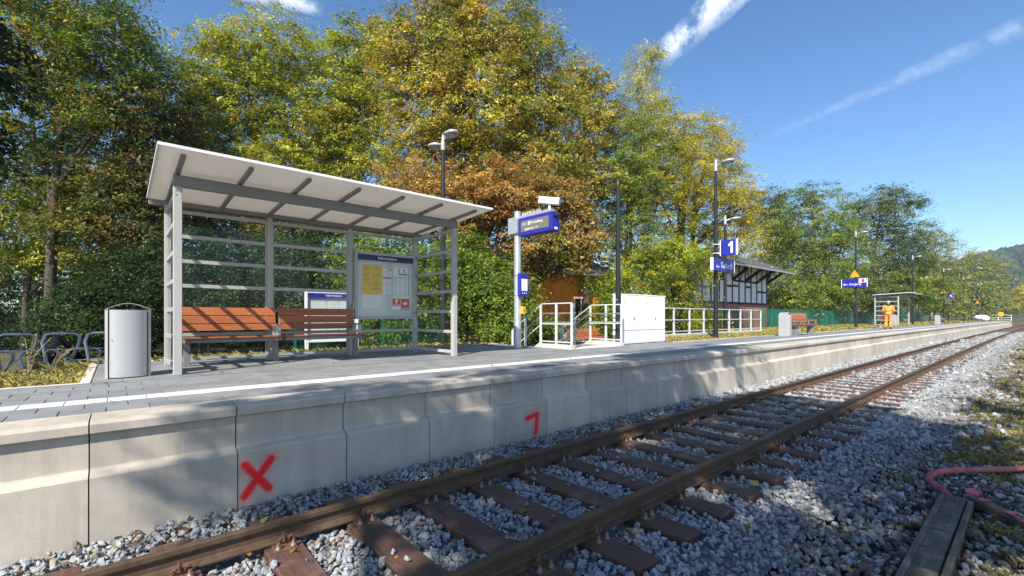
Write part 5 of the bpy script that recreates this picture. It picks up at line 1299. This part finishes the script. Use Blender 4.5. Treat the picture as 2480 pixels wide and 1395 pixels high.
side_tree('second maple on the near side shading the platform edge', Vector((-.5,-6.5,-.95)),
          [shade_blob(7.3,2.2,-.9,8.5,1.6,1.3), shade_blob(7.6,4.4,-.6,9.3,1.5,.8), shade_blob(9.6,3.2,-.9,9.0,1.4,1.0), shade_blob(6.4,.7,-.9,7.8,1.6,1.0), shade_blob(9.2,1.2,-.9,8.2,1.6,1.0), shade_blob(9.3,5.4,-.1,9.8,1.6,.55), shade_blob(12.0,5.6,-.1,10.2,1.3,.4)], 29000, 82)
side_tree('maple near the verge throwing broken shade on the grass', Vector((8,-7.5,-.95)), [shade_blob(12.5,.5,-.95,8.0,1.5,.9), shade_blob(16.5,.2,-.95,8.5,1.4,.8), shade_blob(20.5,-.1,-.95,7.5,1.2,.7), shade_blob(15,-1.2,-.95,8,2,1)], 3200, 83)
side_tree('slim maple beside the verge farther along the line', Vector((24,-7.8,-.95)), [shade_blob(29,-.2,-.95,8,1.6,.8), shade_blob(36,-.2,-.95,7.6,1.6,.8), shade_blob(33,-1.6,-.95,8.2,2,1)], 4500, 84)
side_tree('maple beside the yard shading the bicycle rack', Vector((-12.5,8.6,-.6)), [((-10.5,9.0,9.0),(3.0,2.2,2.6)), ((-11.5,8.2,12.0),(2.6,1.8,2.2)), ((-9.8,10.4,7.0),(2.2,1.6,1.8)), ((-8.2,10.2,10.5),(2.0,1.8,1.8))], 17000, 85, .27)
p = at(-45, 8.6, 110)
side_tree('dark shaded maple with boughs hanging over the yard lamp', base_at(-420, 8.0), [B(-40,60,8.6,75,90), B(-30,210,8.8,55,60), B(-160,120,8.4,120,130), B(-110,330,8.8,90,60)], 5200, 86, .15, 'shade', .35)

# ================================================================== GRASS, WEEDS, FALLEN LEAVES
def blades(name, label, P, h, col, seed, cat='grass', w=.012, lean=.5):
    r = np.random.default_rng(seed); n = len(P); a = r.uniform(0, 6.283, n); s = np.stack([np.cos(a), np.sin(a), np.zeros(n)], 1)
    ln = r.normal(size=(n,3))*lean*h[:,None]; ln[:,2] = h; ww = (w*np.exp(r.normal(0,.3,n)))[:,None]
    V = np.stack([P - s*ww, P + s*ww, P + ln*.62 + s*ww*.7 + np.array([0,0,.1])*h[:,None], P + ln - np.array([0,0,.15])*h[:,None]], 1).reshape(-1,3)
    o = poly_mesh(name, V, np.arange(n*4).reshape(n,4), col, MT['blade'], None); return tag(o, label, cat, kind='stuff')
def grass_patch(label, x0, x1, y0, y1, n, hmin, hmax, cols, wts, seed, zf, w=.012, patch=True):
    r = np.random.default_rng(seed); x = r.uniform(x0, x1, n); y = r.uniform(y0, y1, n)
    if patch:
        nz = lownoise(np.stack([x, y, 0*x], 1), seed, 1.6); k = nz + r.normal(0,.5,n) > -.6; x, y = x[k], y[k]; n = len(x)
    yy = y + np.where(x > 0, -x*x/8000, 0); z = np.array([zf(a, b) for a, b in zip(x, yy)])
    c = np.array(cols)[r.choice(len(cols), n, p=wts)]*np.exp(r.normal(0,.25,(n,1)))
    return blades('grass', label, np.stack([x, yy, z], 1), r.uniform(hmin, hmax, n), c, seed, w=w)
DRY = [(.36,.29,.09),(.24,.22,.05),(.12,.15,.03),(.30,.17,.06)]; DW = [.38,.30,.2,.12]
grass_patch('dry yellow weeds between platform and yard beside the curved bin', -3.0, -.36, 7.64, 10.4, 30000, .02, .12, DRY, DW, 1, gz, .0045)
grass_patch('dry yellow weeds along the back edge behind the shelter', -.3, 8.4, 10.73, 11.25, 9000, .40, .85, DRY, DW, 2, gz, .008, False)
grass_patch('dry grass strip in front of the ramp railing', 13.45, 27, 7.66, 9.72, 16000, .03, .12, DRY, DW, 3, gz, .014)
grass_patch('dry yellow grass behind the free-standing bench', 27, 60, 7.66, 12.2, 17000, .05, .22, DRY, DW, 4, gz, .028)
grass_patch('dry grass along the far part of the platform', 60, 120, 7.6, 12.2, 9000, .08, .3, DRY, DW, 5, gz, .05)
GRN = [(.12,.14,.035),(.22,.195,.065),(.33,.26,.11),(.07,.09,.02)]; GW = [.24,.34,.32,.10]
def vz(x, y): return -1.03
r_ = np.random.default_rng(7)
grass_patch('patchy grass tufts on the verge beside the track', 7.9, 26, -.9, .95, 46000, .02, .075, GRN, GW, 6, vz, .006)
grass_patch('grass on the verge farther along the track', 26, 90, -2.5, 1.0, 22000, .05, .16, GRN, GW, 7, vz, .03)
def tufts(label, spots, seed):
    r = np.random.default_rng(seed); P = []; 
    for (x, y, rad, n) in spots: P.append(np.stack([x + r.normal(0,rad,n), y + r.normal(0,rad,n), np.full(n, -1.0)], 1))
    P = np.concatenate(P); c = np.array(GRN)[r.choice(4, len(P), p=GW)]*np.exp(r.normal(0,.25,(len(P),1)))
    blades('grass_tufts', label, P, r.uniform(.03,.085,len(P)), c, seed, w=.0028, lean=.7)
tufts('small tufts of grass growing among the stones by the trough', [(5.6,.20,.05,120),(6.6,.95,.08,160),(5.0,.05,.05,90),(4.6,.12,.06,120),(7.4,.25,.1,200),(7.9,.75,.12,260),(8.2,.35,.12,260),(4.2,.02,.05,120),(7.0,1.3,.05,80)], 8)
# weeds with seed heads beside the bin
def weeds(label, spots, seed):
    r = np.random.default_rng(seed)
    for (x, y, z, h) in spots:
        t = thing('weed', label, 'weed', (x, y, z), 0, 'tall dry weeds'); mb = MB(); pts = []
        for k in range(5):
            a = r.uniform(0, 6.28); q = [Vector((0,0,0)), Vector((math.cos(a)*.06, math.sin(a)*.06, h*.5)), Vector((math.cos(a)*.22, math.sin(a)*.22, h*r.uniform(.8,1)))]
            mb.tube(q, [.006,.005,.003], 5, False)
            for s in np.linspace(.3,1,14): pts.append(q[0].lerp(q[2], s) + Vector(r.normal(0,.03,3)))
        mb.build('stems', MT['barkl'], t); P = np.array([p[:] for p in pts]); n = len(P)
        N_ = r.normal(size=(n,3)); N_ /= np.linalg.norm(N_,axis=1)[:,None]
        leaves('foliage', P, N_, r.uniform(.03,.08,n), np.array(DRY)[r.choice(4,n)]*.9, t, .5, seed)
weeds('tall dry weed with seed heads in front of the bicycle rack', [(-.95,9.4,-.05,.62)], 5)
weeds('shorter dry weed beside the tall one in front of the bicycle rack', [(-.72,9.55,-.05,.45)], 6)
def litter():
    r = np.random.default_rng(21); P = []; c = []; L = []
    brown = [(.20,.075,.03),(.28,.12,.035),(.12,.06,.03),(.30,.20,.04)]; gre = [(.16,.22,.06),(.10,.16,.04),(.30,.26,.04)]
    def add(n, x0, x1, y0, y1, z, lo, hi, pal):
        for _ in range(n):
            x = r.uniform(x0,x1); y = r.uniform(y0,y1); P.append((x, y + cv(x), z + r.uniform(0,.008))); c.append(pal[r.integers(len(pal))]); L.append(r.uniform(lo,hi))
    add(260, -.5, 9, 4.4, 4.68, -.905, .03, .07, brown); add(240, .2, 10, .4, 4.4, -.925, .025, .06, brown); add(26, .5, 8, .6, 4.6, -.92, .06, .11, gre)
    add(22, -.8, 9, 5.0, 9.4, .008, .05, .09, gre); add(240, 4, 9, -.2, 1.6, -.965, .03, .07, brown); add(900, 3.2, 16, 12.3, 14.2, -.63, .08, .16, brown[:2] + [(.34,.15,.05)]); add(300, -4, 3, 11.3, 15, -.63, .06, .12, brown)
    P = np.array(P); n = len(P); N_ = np.array([0,0,1.0]) + r.normal(size=(n,3))*.3; N_ /= np.linalg.norm(N_,axis=1)[:,None]
    o = leaves('fallen_leaves', P, N_, np.array(L), np.array(c)*np.exp(r.normal(0,.2,(n,1))), None, .75, 3); tag(o, 'fallen brown and green leaves scattered over stones and paving', 'leaves', kind='stuff')
litter()

# ================================================================== FAR HILLS
def hill_h(x, y):
    ridge = 64 - 9*np.tanh((y-15)/40) - 20*(1+np.tanh((y-150)/80)) + 4*np.sin(y*.035+1) + 3*np.sin(x*.02)
    return -3 + ridge * np.clip((x-380)/330, 0, 1)**1.2
def hills():
    xs = np.linspace(370, 1100, 40); ys = np.linspace(-900, 420, 60); X, Y = np.meshgrid(xs, ys, indexing='ij'); Z = hill_h(X, Y)
    vs = np.stack([X, Y, Z], -1).reshape(-1,3); n = len(ys); fs = [(i*n+j, (i+1)*n+j, (i+1)*n+j+1, i*n+j+1) for i in range(len(xs)-1) for j in range(n-1)]
    o = MB().add(vs.tolist(), fs).build('hills', ground_mat('hill_floor', [(.3,(.02,.035,.012)),(.7,(.04,.06,.02))], .03)); tag(o, 'wooded hillside closing the valley beyond the track', 'hill', kind='structure')
    r = np.random.default_rng(33); m = 3800; x = r.uniform(420, 760, m); y = r.uniform(-160, 190, m); z = hill_h(x, y); rad = r.uniform(3.0, 6.2, m)
    bm = bmesh.new(); bmesh.ops.create_icosphere(bm, subdivisions=1, radius=1); P0 = np.array([v.co[:] for v in bm.verts]); F0 = np.array([[v.index for v in f.verts] for f in bm.faces]); bm.free()
    V = P0[None]*rad[:,None,None]*(1 + r.normal(0,.13,(m,len(P0),1)))*np.array([1,1,1.15]) + np.stack([x,y,z+rad*.8],1)[:,None,:]
    F_ = (F0[None] + (np.arange(m)*len(P0))[:,None,None]).reshape(-1,3)
    pal = np.array([(.020,.036,.014),(.028,.047,.016),(.045,.056,.018),(.036,.033,.017)])[r.choice(4,m,p=[.4,.35,.17,.08])]*np.exp(r.normal(0,.25,(m,1)))
    o = poly_mesh('hill_forest', V.reshape(-1,3), F_, np.repeat(pal, len(F0), 0), MT['blade']); tag(o, 'distant forest covering the hillside', 'forest', kind='stuff')
hills()
# thin air between here and the hills
mz = bpy.data.materials.new('thin_haze'); mz.use_nodes = True; N = mz.node_tree.nodes; N.clear(); L = mz.node_tree.links
out = N.new('ShaderNodeOutputMaterial'); pv = N.new('ShaderNodeVolumePrincipled'); pv.inputs['Color'].default_value = (.72,.84,1,1); pv.inputs['Density'].default_value = .0004; pv.inputs['Anisotropy'].default_value = .2
L.new(pv.outputs[0], out.inputs['Volume'])
HAZE = True
if HAZE:
    o = MB().box(-640, 1260, -940, 940, -6, 100).build('haze', mz); tag(o, 'thin pale haze in the valley air', 'haze', kind='stuff')
